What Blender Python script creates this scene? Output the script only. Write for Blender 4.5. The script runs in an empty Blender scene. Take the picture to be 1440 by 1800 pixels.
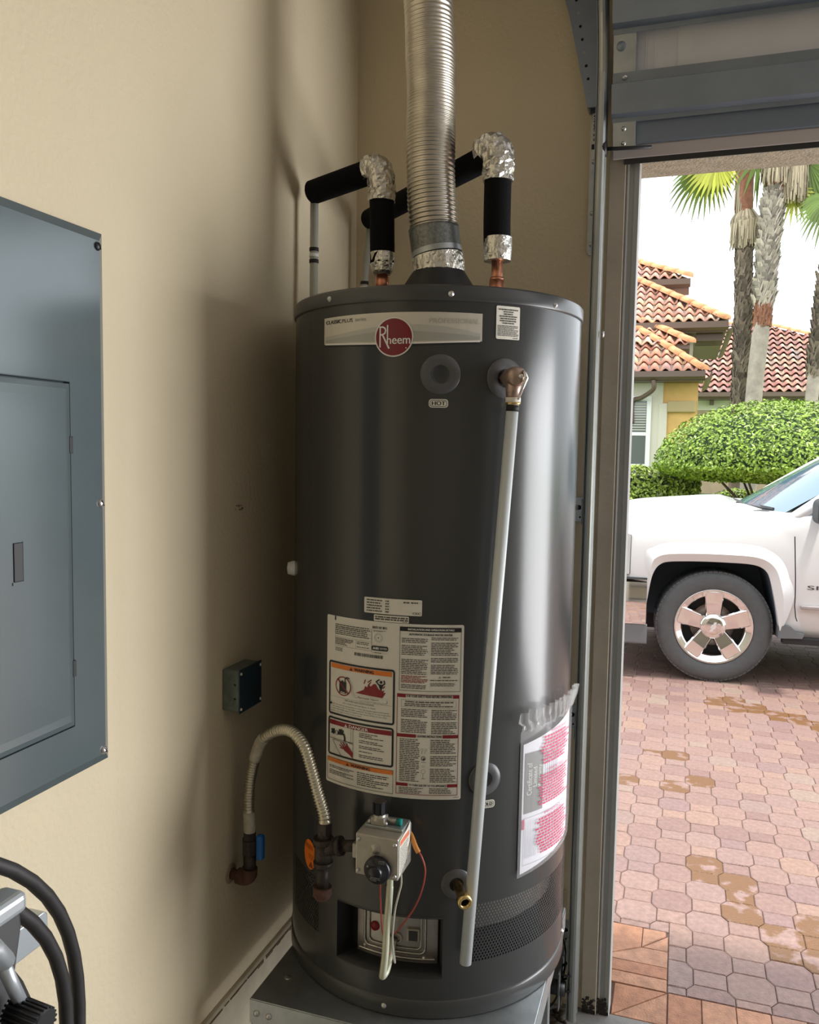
import bpy, bmesh, math, random
from mathutils import Vector, Matrix
from math import sin, cos, pi, radians as RAD

SC = bpy.context.scene
COL = SC.collection
rnd = random.Random(7)

# ------------------------------------------------------------------ camera
cam = bpy.data.cameras.new('camera'); camo = bpy.data.objects.new('camera', cam); COL.objects.link(camo)
CAM = Vector((0.98, -2.40, 1.67))
_psi, _p, _r = RAD(18.3), RAD(4.49), RAD(0.95)
_F = Vector((-sin(_psi)*cos(_p), cos(_psi)*cos(_p), -sin(_p)))
_R0 = Vector((cos(_psi), sin(_psi), 0)); _U0 = _R0.cross(_F)
_R = _R0*cos(_r) + _U0*sin(_r); _U = -_R0*sin(_r) + _U0*cos(_r)
camo.matrix_world = Matrix(((_R.x, _U.x, -_F.x, CAM.x), (_R.y, _U.y, -_F.y, CAM.y), (_R.z, _U.z, -_F.z, CAM.z), (0, 0, 0, 1)))
cam.sensor_fit = 'HORIZONTAL'; cam.sensor_width = 36.0; cam.lens = 1446/1440*36.0
cam.clip_start = 0.02; cam.clip_end = 500
SC.camera = camo

# ------------------------------------------------------------------ sky, sun, exposure
w = bpy.data.worlds.new('sky'); SC.world = w; w.use_nodes = True
bg = w.node_tree.nodes['Background']; bg.inputs[0].default_value = (0.90, 0.95, 1.0, 1); bg.inputs[1].default_value = 2.6
sl = bpy.data.lights.new('sun', 'SUN'); so = bpy.data.objects.new('sun', sl); COL.objects.link(so)
sl.energy = 5.5; sl.angle = RAD(4); sl.color = (1.0, 0.94, 0.84)
so.rotation_euler = Vector((0.24, -0.06, 0.97)).to_track_quat('Z', 'Y').to_euler()
# added area lamp boosting the daylight in the wide doorway, right of the view
dl0 = bpy.data.lights.new('doorway_fill', 'AREA'); dlo = bpy.data.objects.new('doorway_fill', dl0); COL.objects.link(dlo)
dl0.shape = 'RECTANGLE'; dl0.size = 2.9; dl0.size_y = 2.0; dl0.energy = 200; dl0.color = (0.97, 0.98, 1.0)
dlo.location = (4.2, -0.04, 1.15); dlo.rotation_euler = Vector((0.45, 1, 0.0)).to_track_quat('Z', 'Y').to_euler()
SC.view_settings.view_transform = 'Standard'; SC.view_settings.look = 'None'
SC.view_settings.exposure = 0.0; SC.view_settings.gamma = 1.0; SC.view_settings.use_curve_mapping = False

# ------------------------------------------------------------------ materials
def mat(name, col, rough=0.5, metal=0.0, noise=0.0, scale=8.0, bump=0.0, bscale=60.0, var=0.0, isl=False, coat=0.0,
        alpha=1.0, emit=None, trans=0.0, stops=None, spec=0.5, stretch=None, aniso=0.0):
    m = bpy.data.materials.new(name); m.use_nodes = True; nt = m.node_tree; N = nt.nodes; L = nt.links
    b = N['Principled BSDF']; b.inputs['Roughness'].default_value = rough; b.inputs['Metallic'].default_value = metal
    b.inputs['Coat Weight'].default_value = coat; b.inputs['Alpha'].default_value = alpha
    b.inputs['Transmission Weight'].default_value = trans; b.inputs['Specular IOR Level'].default_value = spec
    if aniso: b.inputs['Anisotropic'].default_value = aniso
    c = (*col, 1); b.inputs['Base Color'].default_value = c
    tc = N.new('ShaderNodeTexCoord'); out = tc.outputs['Object']
    if stretch:
        mp = N.new('ShaderNodeMapping'); mp.inputs['Scale'].default_value = stretch; L.new(out, mp.inputs[0]); out = mp.outputs[0]
    cur = None
    if stops:
        r = N.new('ShaderNodeValToRGB'); el = r.color_ramp.elements
        while len(el) < len(stops): el.new(0.5)
        for e, (p, cc) in zip(el, stops): e.position = p; e.color = (*cc, 1)
        if isl: g = N.new('ShaderNodeNewGeometry'); L.new(g.outputs['Random Per Island'], r.inputs[0])
        else: g = N.new('ShaderNodeObjectInfo'); L.new(g.outputs['Random'], r.inputs[0])
        cur = r.outputs[0]
    if noise > 0:
        n = N.new('ShaderNodeTexNoise'); n.inputs['Scale'].default_value = scale; n.inputs['Detail'].default_value = 5
        n.inputs['Roughness'].default_value = 0.6; L.new(out, n.inputs['Vector'])
        mr = N.new('ShaderNodeMapRange'); mr.inputs[1].default_value = 0.3; mr.inputs[2].default_value = 0.7
        mr.inputs[3].default_value = 1-noise; mr.inputs[4].default_value = 1+noise; L.new(n.outputs[0], mr.inputs[0])
        mx = N.new('ShaderNodeMix'); mx.data_type = 'RGBA'; mx.blend_type = 'MULTIPLY'; mx.inputs[0].default_value = 1
        if cur: L.new(cur, mx.inputs[6])
        else: mx.inputs[6].default_value = c
        L.new(mr.outputs[0], mx.inputs[7]); cur = mx.outputs[2]
    if var > 0:
        hs = N.new('ShaderNodeHueSaturation')
        if isl: g = N.new('ShaderNodeNewGeometry'); src = g.outputs['Random Per Island']
        else: g = N.new('ShaderNodeObjectInfo'); src = g.outputs['Random']
        mr = N.new('ShaderNodeMapRange'); mr.inputs[3].default_value = 1-var; mr.inputs[4].default_value = 1+var
        L.new(src, mr.inputs[0]); L.new(mr.outputs[0], hs.inputs['Value'])
        if cur: L.new(cur, hs.inputs['Color'])
        else: hs.inputs['Color'].default_value = c
        cur = hs.outputs[0]
    if cur: L.new(cur, b.inputs['Base Color'])
    if bump > 0:
        n = N.new('ShaderNodeTexNoise'); n.inputs['Scale'].default_value = bscale; n.inputs['Detail'].default_value = 4
        L.new(out, n.inputs['Vector'])
        bp = N.new('ShaderNodeBump'); bp.inputs['Strength'].default_value = bump; bp.inputs['Distance'].default_value = 0.01
        L.new(n.outputs[0], bp.inputs['Height']); L.new(bp.outputs[0], b.inputs['Normal'])
    if emit: b.inputs['Emission Color'].default_value = (*emit[0], 1); b.inputs['Emission Strength'].default_value = emit[1]
    return m

def lin(r, g, b):
    f = lambda v: (v/255/12.92) if v/255 <= 0.04045 else ((v/255+0.055)/1.055)**2.4
    return (f(r), f(g), f(b))

M = {}
M['wallb'] = mat('darkened_plaster', (0.34, 0.29, 0.21), 0.8)  # wall paint darkened for the unseen walls, to cut bounced light
M['wall'] = mat('painted_plaster', (0.69, 0.59, 0.41), 0.75, noise=0.04, scale=1.5, bump=0.25, bscale=90)
M['curb'] = mat('painted_concrete', (0.52, 0.46, 0.34), 0.8, noise=0.15, scale=9, bump=0.4, bscale=40)
M['dirt'] = mat('dirt_line', (0.13, 0.085, 0.05), 0.95, noise=0.6, scale=20)
M['ceil'] = mat('ceiling_paint', (0.40, 0.38, 0.34), 0.8, noise=0.03)
M['conc'] = mat('garage_concrete', (0.20, 0.19, 0.18), 0.8, noise=0.25, scale=3, bump=0.3, bscale=30)
M['stucco'] = mat('stucco_beige', (0.42, 0.37, 0.28), 0.9, noise=0.2, scale=30, bump=0.8, bscale=120)
M['jamb'] = mat('jamb_paint', (0.44, 0.38, 0.30), 0.6, noise=0.10, scale=6, bump=0.1)
M['stop'] = mat('door_stop_vinyl', (0.37, 0.37, 0.35), 0.5, noise=0.06, scale=5)
M['galv'] = mat('galvanised_steel', (0.46, 0.49, 0.50), 0.38, 0.85, noise=0.14, scale=18)
M['galvd'] = mat('galvanised_strut', (0.27, 0.31, 0.36), 0.42, 0.75, noise=0.10, scale=6)
M['track'] = mat('track_steel', (0.43, 0.45, 0.43), 0.3, 0.8, noise=0.08, scale=10)
M['doorskin'] = mat('door_panel_paint', (0.74, 0.74, 0.76), 0.5, noise=0.05, scale=4)
M['screw'] = mat('zinc_screw', (0.62, 0.62, 0.6), 0.3, 0.9)
M['black'] = mat('black_plastic', (0.018, 0.018, 0.02), 0.45)
M['rubber'] = mat('black_rubber', (0.022, 0.02, 0.02), 0.55, bump=0.05)
M['foam'] = mat('black_foam', (0.005, 0.005, 0.006), 0.95, bump=0.3, bscale=300, spec=0.2)
M['jacket'] = mat('heater_enamel', (0.040, 0.042, 0.042), 0.22, 0.0, spec=0.6, bump=0.012, bscale=25)
M['cap'] = mat('heater_cap_enamel', (0.050, 0.052, 0.052), 0.28, 0.0, spec=0.6)
M['ring'] = mat('grey_plastic_ring', (0.095, 0.095, 0.10), 0.35)
M['ringd'] = mat('dark_grey_plug', (0.035, 0.037, 0.04), 0.4)
M['dark'] = mat('dark_cavity', (0.01, 0.01, 0.011), 0.9)
M['liner'] = mat('inner_liner_steel', (0.55, 0.54, 0.50), 0.35, 0.9, noise=0.12, scale=20)
M['foil'] = mat('aluminium_foil_tape', (0.74, 0.72, 0.66), 0.27, 0.95, noise=0.06, scale=30, bump=0.9, bscale=45)
M['duct'] = mat('flexible_aluminium', (0.66, 0.61, 0.52), 0.30, 0.92, noise=0.08, scale=30)
M['galvband'] = mat('spangled_collar', (0.22, 0.23, 0.22), 0.45, 0.7, noise=0.35, scale=150)
M['copper'] = mat('copper', (0.62, 0.27, 0.16), 0.32, 0.95, noise=0.2, scale=30)
M['pvc'] = mat('white_pipe_plastic', (0.62, 0.66, 0.66), 0.3)
M['cpvc'] = mat('grey_pipe_plastic', (0.46, 0.46, 0.40), 0.4)
M['blk'] = mat('black_paint_band', (0.01, 0.01, 0.01), 0.6)
M['bronze'] = mat('bronze_valve', (0.46, 0.34, 0.28), 0.38, 0.75, noise=0.15, scale=80)
M['brass'] = mat('brass', (0.72, 0.52, 0.22), 0.25, 0.95)
M['iron'] = mat('black_iron', (0.05, 0.038, 0.032), 0.5, 0.4, noise=0.3, scale=60, bump=0.3, bscale=150)
M['rust'] = mat('rusty_iron', (0.10, 0.045, 0.03), 0.75, 0.2, noise=0.4, scale=50, bump=0.4, bscale=120)
M['flex'] = mat('corrugated_steel', (0.60, 0.56, 0.44), 0.34, 0.85)
M['flexs'] = mat('coated_sleeve', (0.50, 0.46, 0.36), 0.6, noise=0.25, scale=60)
M['blue'] = mat('blue_handle', (0.004, 0.12, 0.42), 0.4)
M['orange'] = mat('orange_sticker', (0.85, 0.20, 0.01), 0.5)
M['castal'] = mat('cast_aluminium', (0.46, 0.43, 0.37), 0.42, 0.7, noise=0.08, scale=40, bump=0.05)
M['knob'] = mat('black_knob', (0.012, 0.013, 0.018), 0.3)
M['teal'] = mat('teal_cap', (0.0, 0.22, 0.2), 0.4)
M['amber'] = mat('amber_sleeve', (0.62, 0.25, 0.05), 0.45)
M['redwire'] = mat('red_wire', (0.42, 0.07, 0.05), 0.4)
M['whitewire'] = mat('white_wire', (0.55, 0.55, 0.46), 0.4)
M['sleeve'] = mat('braided_burner_tube', (0.62, 0.63, 0.47), 0.4, 0.2)
M['red'] = mat('red_grommet', (0.25, 0.012, 0.012), 0.5)
M['paper'] = mat('label_paper', (0.80, 0.77, 0.68), 0.45)
M['plate'] = mat('nameplate_silver', (0.66, 0.62, 0.54), 0.35, 0.25)
M['wave1'] = mat('nameplate_grey', (0.42, 0.42, 0.38), 0.35, 0.25)
M['wave2'] = mat('nameplate_mid_grey', (0.52, 0.51, 0.46), 0.35, 0.25)
M['ink'] = mat('black_ink', (0.015, 0.015, 0.017), 0.5)
M['inkg'] = mat('grey_ink', (0.33, 0.32, 0.30), 0.5)
M['txtg'] = mat('small_print_ink', (0.075, 0.07, 0.065), 0.5)
M['lred'] = mat('label_red', (0.26, 0.012, 0.022), 0.45)
M['lor'] = mat('label_orange', (0.80, 0.22, 0.03), 0.45)
M['logored'] = mat('logo_red', (0.20, 0.004, 0.018), 0.3)
M['white'] = mat('white_print', (0.85, 0.84, 0.80), 0.4)
M['pink'] = mat('magenta_print', (0.65, 0.04, 0.13), 0.45)
M['bagpaper'] = mat('booklet_paper', (0.88, 0.88, 0.95), 0.5)
M['baggrey'] = mat('booklet_grey', (0.20, 0.20, 0.19), 0.5)
M['poly'] = mat('clear_polybag', (0.9, 0.9, 0.92), 0.12, alpha=0.22, spec=0.9)
M['panel'] = mat('panel_enamel', (0.115, 0.145, 0.155), 0.20, 0.15, spec=0.8, noise=0.06, scale=5, bump=0.02, bscale=8)
M['boxst'] = mat('junction_box_steel', (0.20, 0.24, 0.23), 0.4, 0.7, noise=0.2, scale=40)
M['boxblue'] = mat('junction_box_cover', (0.07, 0.11, 0.14), 0.4, 0.6, noise=0.15, scale=40)
M['silver'] = mat('silver_plastic', (0.50, 0.54, 0.57), 0.3, 0.5)
M['dgrey'] = mat('dark_grey_plastic', (0.06, 0.062, 0.065), 0.4)
# outside
PV = [(0.0, (0.185, 0.11, 0.10)), (0.3, (0.245, 0.155, 0.13)), (0.55, (0.225, 0.145, 0.13)), (0.75, (0.255, 0.16, 0.125)), (0.9, (0.20, 0.125, 0.12)), (1.0, (0.245, 0.18, 0.145))]
M['paver'] = mat('concrete_paver', (0.25, 0.14, 0.11), 0.55, noise=0.22, scale=45, stops=PV, bump=0.35, bscale=160)
M['pavers'] = mat('concrete_paver_far', (0.25, 0.14, 0.11), 0.55, noise=0.22, scale=45, stops=PV, isl=True, bump=0.35, bscale=160)
M['pavero'] = mat('border_paver', (0.33, 0.15, 0.08), 0.72, noise=0.25, scale=30, stops=[(0, (0.31, 0.14, 0.08)), (0.5, (0.38, 0.19, 0.11)), (1, (0.30, 0.17, 0.12))], bump=0.35, bscale=160)
M['paverw'] = mat('rust_stained_paver', (0.25, 0.16, 0.14), 0.42, noise=0.25, scale=40, bump=0.4, bscale=140)
nt_ = M['paverw'].node_tree; b0 = nt_.nodes['Principled BSDF']; src_ = b0.inputs['Base Color'].links[0].from_socket
tc_ = nt_.nodes.new('ShaderNodeTexCoord'); oi_ = nt_.nodes.new('ShaderNodeObjectInfo'); va_ = nt_.nodes.new('ShaderNodeVectorMath'); nz_ = nt_.nodes.new('ShaderNodeTexNoise'); rp_ = nt_.nodes.new('ShaderNodeValToRGB'); mx_ = nt_.nodes.new('ShaderNodeMix'); mx_.data_type = 'RGBA'
nt_.links.new(tc_.outputs['Object'], va_.inputs[0]); nt_.links.new(oi_.outputs['Location'], va_.inputs[1]); nt_.links.new(va_.outputs[0], nz_.inputs['Vector']); nz_.inputs['Scale'].default_value = 11; nz_.inputs['Detail'].default_value = 6
nt_.links.new(nz_.outputs[0], rp_.inputs[0]); rp_.color_ramp.elements[0].position = 0.40; rp_.color_ramp.elements[1].position = 0.48
nt_.links.new(rp_.outputs[0], mx_.inputs[0]); nt_.links.new(src_, mx_.inputs[6]); mx_.inputs[7].default_value = (0.155, 0.075, 0.030, 1); nt_.links.new(mx_.outputs[2], b0.inputs['Base Color'])
M['joint'] = mat('joint_sand', (0.10, 0.065, 0.055), 0.95, noise=0.3, scale=30)
TL = [(0.0, (0.46, 0.20, 0.15)), (0.25, (0.56, 0.27, 0.17)), (0.5, (0.55, 0.30, 0.23)), (0.7, (0.46, 0.26, 0.23)), (0.85, (0.62, 0.38, 0.23)), (1.0, (0.60, 0.46, 0.37))]
M['tile'] = mat('clay_roof_tile', (0.5, 0.2, 0.12), 0.8, noise=0.2, scale=6, stops=TL)
M['tiles'] = mat('clay_roof_tile_far', (0.5, 0.2, 0.12), 0.8, noise=0.2, scale=6, stops=[(0.0, (0.40, 0.17, 0.14)), (0.3, (0.42, 0.21, 0.17)), (0.55, (0.34, 0.18, 0.17)), (0.75, (0.48, 0.27, 0.19)), (0.9, (0.46, 0.33, 0.25)), (1.0, (0.32, 0.25, 0.24))], isl=True)
M['ridge'] = mat('clay_ridge_tile', (0.62, 0.28, 0.13), 0.8, noise=0.2, scale=8)
M['yellow'] = mat('yellow_stucco', (0.68, 0.43, 0.15), 0.9, noise=0.08, scale=4)
M['cream'] = mat('cream_trim', (0.66, 0.62, 0.50), 0.8)
M['tan'] = mat('tan_stucco', (0.40, 0.30, 0.20), 0.9, noise=0.08, scale=4)
M['gutter'] = mat('brown_gutter', (0.13, 0.085, 0.06), 0.45)
M['glass'] = mat('window_glass', (0.12, 0.14, 0.13), 0.08, spec=0.8)
M['blind'] = mat('window_blind', (0.55, 0.53, 0.45), 0.7)
M['grass'] = mat('lawn', (0.08, 0.16, 0.03), 0.9, noise=0.4, scale=12)
M['leaf'] = mat('glossy_leaf', (0.19, 0.30, 0.025), 0.38, var=0.45, isl=True)
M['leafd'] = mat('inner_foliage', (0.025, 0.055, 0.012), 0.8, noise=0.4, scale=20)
M['leafy'] = mat('hedge_leaf', (0.20, 0.28, 0.03), 0.42, var=0.45, isl=True)
M['branch'] = mat('shrub_branch', (0.09, 0.065, 0.045), 0.9)
M['trunk'] = mat('palm_trunk', (0.20, 0.14, 0.10), 0.9, noise=0.3, scale=8, bump=0.5, bscale=20)
M['trunkg'] = mat('pale_palm_trunk', (0.36, 0.31, 0.25), 0.9, noise=0.25, scale=6, bump=0.4, bscale=20)
M['boot'] = mat('palm_boots', (0.19, 0.15, 0.11), 0.9, var=0.5, isl=True)
M['bootl'] = mat('pale_palm_boots', (0.42, 0.37, 0.30), 0.9, var=0.5, isl=True)
M['skirt'] = mat('dry_frond', (0.40, 0.33, 0.22), 0.9, var=0.35, isl=True)
M['frond'] = mat('palm_frond', (0.16, 0.24, 0.05), 0.5, var=0.3, isl=True)
M['frondy'] = mat('yellowing_frond', (0.50, 0.52, 0.06), 0.5, var=0.3, isl=True)
M['rustbark'] = mat('reddish_bark', (0.27, 0.12, 0.07), 0.9, noise=0.3, scale=10)
M['twhite'] = mat('truck_white_paint', (0.74, 0.75, 0.76), 0.25, coat=0.6)
M['tblack'] = mat('truck_black_trim', (0.02, 0.021, 0.024), 0.6)
M['tliner'] = mat('hazed_wheel_liner', (0.06, 0.085, 0.115), 0.7)  # bluish haze over the wheel wells is put into this colour
M['tgrey'] = mat('truck_grey_plastic', (0.16, 0.17, 0.18), 0.5)
M['chrome'] = mat('chrome', (0.82, 0.81, 0.80), 0.07, 1.0)
M['tyre'] = mat('tyre_rubber', (0.095, 0.10, 0.105), 0.65, noise=0.1, scale=20)
M['lens'] = mat('headlight_lens', (0.70, 0.72, 0.72), 0.1, 0.3)
M['amberl'] = mat('amber_lens', (0.85, 0.24, 0.03), 0.2)
M['tglass'] = mat('sky_blue_truck_glass', (0.07, 0.14, 0.19), 0.05, 0.0, spec=0.35)  # blue of the reflected sky is put into the base colour

# ------------------------------------------------------------------ builders
ORG = {}
def tag(o, label=None, cat=None, group=None, kind=None):
    if label: o['label'] = label
    if cat: o['category'] = cat
    if group: o['group'] = group
    if kind: o['kind'] = kind
    return o
def thing(name, loc, label, cat, rz=0, group=None, local=False):
    o = bpy.data.objects.new(name, None); COL.objects.link(o); o.location = loc; o.rotation_euler = (0, 0, rz)
    o.empty_display_size = 0.05
    ORG[o.name] = Vector((0, 0, 0)) if local else Vector(loc)
    return tag(o, label, cat, group)

def frames(pts):
    pts = [Vector(p) for p in pts]; T = []
    for i in range(len(pts)):
        a = pts[max(i-1, 0)]; b = pts[min(i+1, len(pts)-1)]; T.append((b-a).normalized())
    up = Vector((0, 0, 1)) if abs(T[0].z) < 0.9 else Vector((1, 0, 0))
    n = (up - T[0]*up.dot(T[0])).normalized(); out = []
    for t in T:
        n = (n - t*n.dot(t))
        n = n.normalized() if n.length > 1e-6 else t.orthogonal().normalized()
        out.append((n.copy(), t.cross(n)))
    return pts, out
def spline(pts, k=8):
    P = [Vector(p) for p in pts]; P = [2*P[0]-P[1]] + P + [2*P[-1]-P[-2]]; o = []
    for i in range(1, len(P)-2):
        for j in range(k):
            t = j/k; a, b, c, d = P[i-1], P[i], P[i+1], P[i+2]
            o.append(0.5*((2*b)+(c-a)*t+(2*a-5*b+4*c-d)*t*t+(3*b-a-3*c+d)*t**3))
    o.append(P[-2]); return o
def resample(pts, step):
    pts = [Vector(p) for p in pts]; o = [pts[0]]; acc = 0
    for a, b in zip(pts, pts[1:]):
        d = (b-a).length; pos = step-acc
        while pos <= d: o.append(a.lerp(b, pos/d)); pos += step
        acc = d-(pos-step)
    return o

class MB:
    def __init__(s): s.v = []; s.f = []; s.sm = []; s.mi = []
    def add(s, vs, fs, smooth=False, mi=0):
        n = len(s.v); s.v += [tuple(v) for v in vs]
        for f in fs: s.f.append(tuple(i+n for i in f)); s.sm.append(smooth); s.mi.append(mi)
        return s
    def box(s, x0, y0, z0, x1, y1, z1, mtx=None, mi=0):
        vs = [Vector(p) for p in ((x0,y0,z0),(x1,y0,z0),(x1,y1,z0),(x0,y1,z0),(x0,y0,z1),(x1,y0,z1),(x1,y1,z1),(x0,y1,z1))]
        if mtx: vs = [mtx @ v for v in vs]
        return s.add(vs, [(0,3,2,1),(4,5,6,7),(0,1,5,4),(1,2,6,5),(2,3,7,6),(3,0,4,7)], mi=mi)
    def tube(s, pts, r, n=12, caps=True, smooth=True, mi=0, flat=1.0):
        pts, fr = frames(pts); k = len(pts); R = r if isinstance(r, (list, tuple)) else [r]*k; vs = []
        for p, (a, b), q in zip(pts, fr, R):
            for i in range(n): t = 2*pi*i/n; vs.append(p+a*cos(t)*q+b*sin(t)*q*flat)
        fs = [(j*n+i, j*n+(i+1) % n, (j+1)*n+(i+1) % n, (j+1)*n+i) for j in range(k-1) for i in range(n)]
        s.add(vs, fs, smooth, mi)
        if caps:
            m = len(s.v)-k*n; s.f.append(tuple(m+i for i in reversed(range(n)))); s.sm.append(False); s.mi.append(mi)
            s.f.append(tuple(m+(k-1)*n+i for i in range(n))); s.sm.append(False); s.mi.append(mi)
        return s
    def lathe(s, prof, n=32, mtx=None, smooth=True, mi=0, a0=0.0, a1=2*pi):
        full = abs(a1-a0-2*pi) < 1e-4; m = n if full else n+1; vs = []
        for (r, z) in prof:
            for i in range(m):
                t = a0+(a1-a0)*i/n; v = Vector((r*cos(t), r*sin(t), z)); vs.append(mtx @ v if mtx else v)
        fs = []
        for j in range(len(prof)-1):
            for i in range(n):
                i2 = (i+1) % m; fs.append((j*m+i, j*m+i2, (j+1)*m+i2, (j+1)*m+i))
        return s.add(vs, fs, smooth, mi)
    def prism(s, poly, d0, d1, axis='y', mtx=None, mi=0):
        n = len(poly)
        def P(a, b, d):
            v = Vector((a, d, b)) if axis == 'y' else Vector((d, a, b)) if axis == 'x' else Vector((a, b, d))
            return mtx @ v if mtx else v
        vs = [P(a, b, d0) for a, b in poly]+[P(a, b, d1) for a, b in poly]
        return s.add(vs, [tuple(range(n)), tuple(reversed(range(n, 2*n)))]+[(i, i+n, (i+1) % n+n, (i+1) % n) for i in range(n)], mi=mi)
    def sphere(s, c, r, n=16, m=8, smooth=True, mi=0, sc=(1, 1, 1)):
        c = Vector(c); pr = [(sin(pi*j/m), -cos(pi*j/m)) for j in range(m+1)]
        mt = Matrix.Translation(c) @ Matrix.Diagonal((r*sc[0], r*sc[1], r*sc[2], 1))
        return s.lathe([(max(a, 1e-4), b) for a, b in pr], n, mt, smooth, mi)
    def build(s, name, m, parent=None, bevel=0, label=None, kind=None, cat=None, group=None, seg=2, recalc=True, up_org=True):
        me = bpy.data.meshes.new(name)
        vs = s.v
        org = Vector((0, 0, 0))
        if parent is not None: org = ORG[parent.name]
        elif up_org and vs:
            xs = [v[0] for v in vs]; ys = [v[1] for v in vs]; zs = [v[2] for v in vs]
            org = Vector(((min(xs)+max(xs))/2, (min(ys)+max(ys))/2, min(zs)))
        me.from_pydata([(v[0]-org.x, v[1]-org.y, v[2]-org.z) for v in vs], [], s.f)
        for a in (m if isinstance(m, (list, tuple)) else [m]): me.materials.append(a)
        me.polygons.foreach_set('use_smooth', s.sm)
        me.polygons.foreach_set('material_index', s.mi)
        if recalc:
            bm = bmesh.new(); bm.from_mesh(me); bmesh.ops.recalc_face_normals(bm, faces=bm.faces); bm.to_mesh(me); bm.free()
        me.update()
        o = bpy.data.objects.new(name, me); COL.objects.link(o)
        if parent is not None: o.parent = parent; ORG[o.name] = org
        else: o.location = org; ORG[o.name] = org
        if bevel:
            b = o.modifiers.new('bevel', 'BEVEL'); b.width = bevel; b.segments = seg; b.limit_method = 'ANGLE'; b.angle_limit = RAD(40)
        return tag(o, label, cat, group, kind)

def bake(o, cutters=()):
    for c in cutters:
        b = o.modifiers.new('cut', 'BOOLEAN'); b.object = c; b.solver = 'EXACT'; b.operation = 'DIFFERENCE'
    dg = bpy.context.evaluated_depsgraph_get(); dg.update()
    me = bpy.data.meshes.new_from_object(o.evaluated_get(dg)); o.modifiers.clear(); o.data = me
    for c in cutters: bpy.data.objects.remove(c)
    return o
def rrect(x0, z0, x1, z1, r, n=4):
    o = []
    for cx, cz, a in ((x1-r, z1-r, 0), (x0+r, z1-r, 90), (x0+r, z0+r, 180), (x1-r, z0+r, 270)):
        for i in range(n+1): t = RAD(a+90*i/n); o.append((cx+r*cos(t), cz+r*sin(t)))
    return o
def circ(cx, cz, rx, rz=None, n=28): return [(cx+rx*cos(2*pi*i/n), cz+(rz or rx)*sin(2*pi*i/n)) for i in range(n)]
def look(p, d, up=Vector((0, 0, 1))):      # matrix whose local z points along d
    d = Vector(d).normalized(); q = d.to_track_quat('Z', 'Y'); return Matrix.Translation(Vector(p)) @ q.to_matrix().to_4x4()

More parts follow.
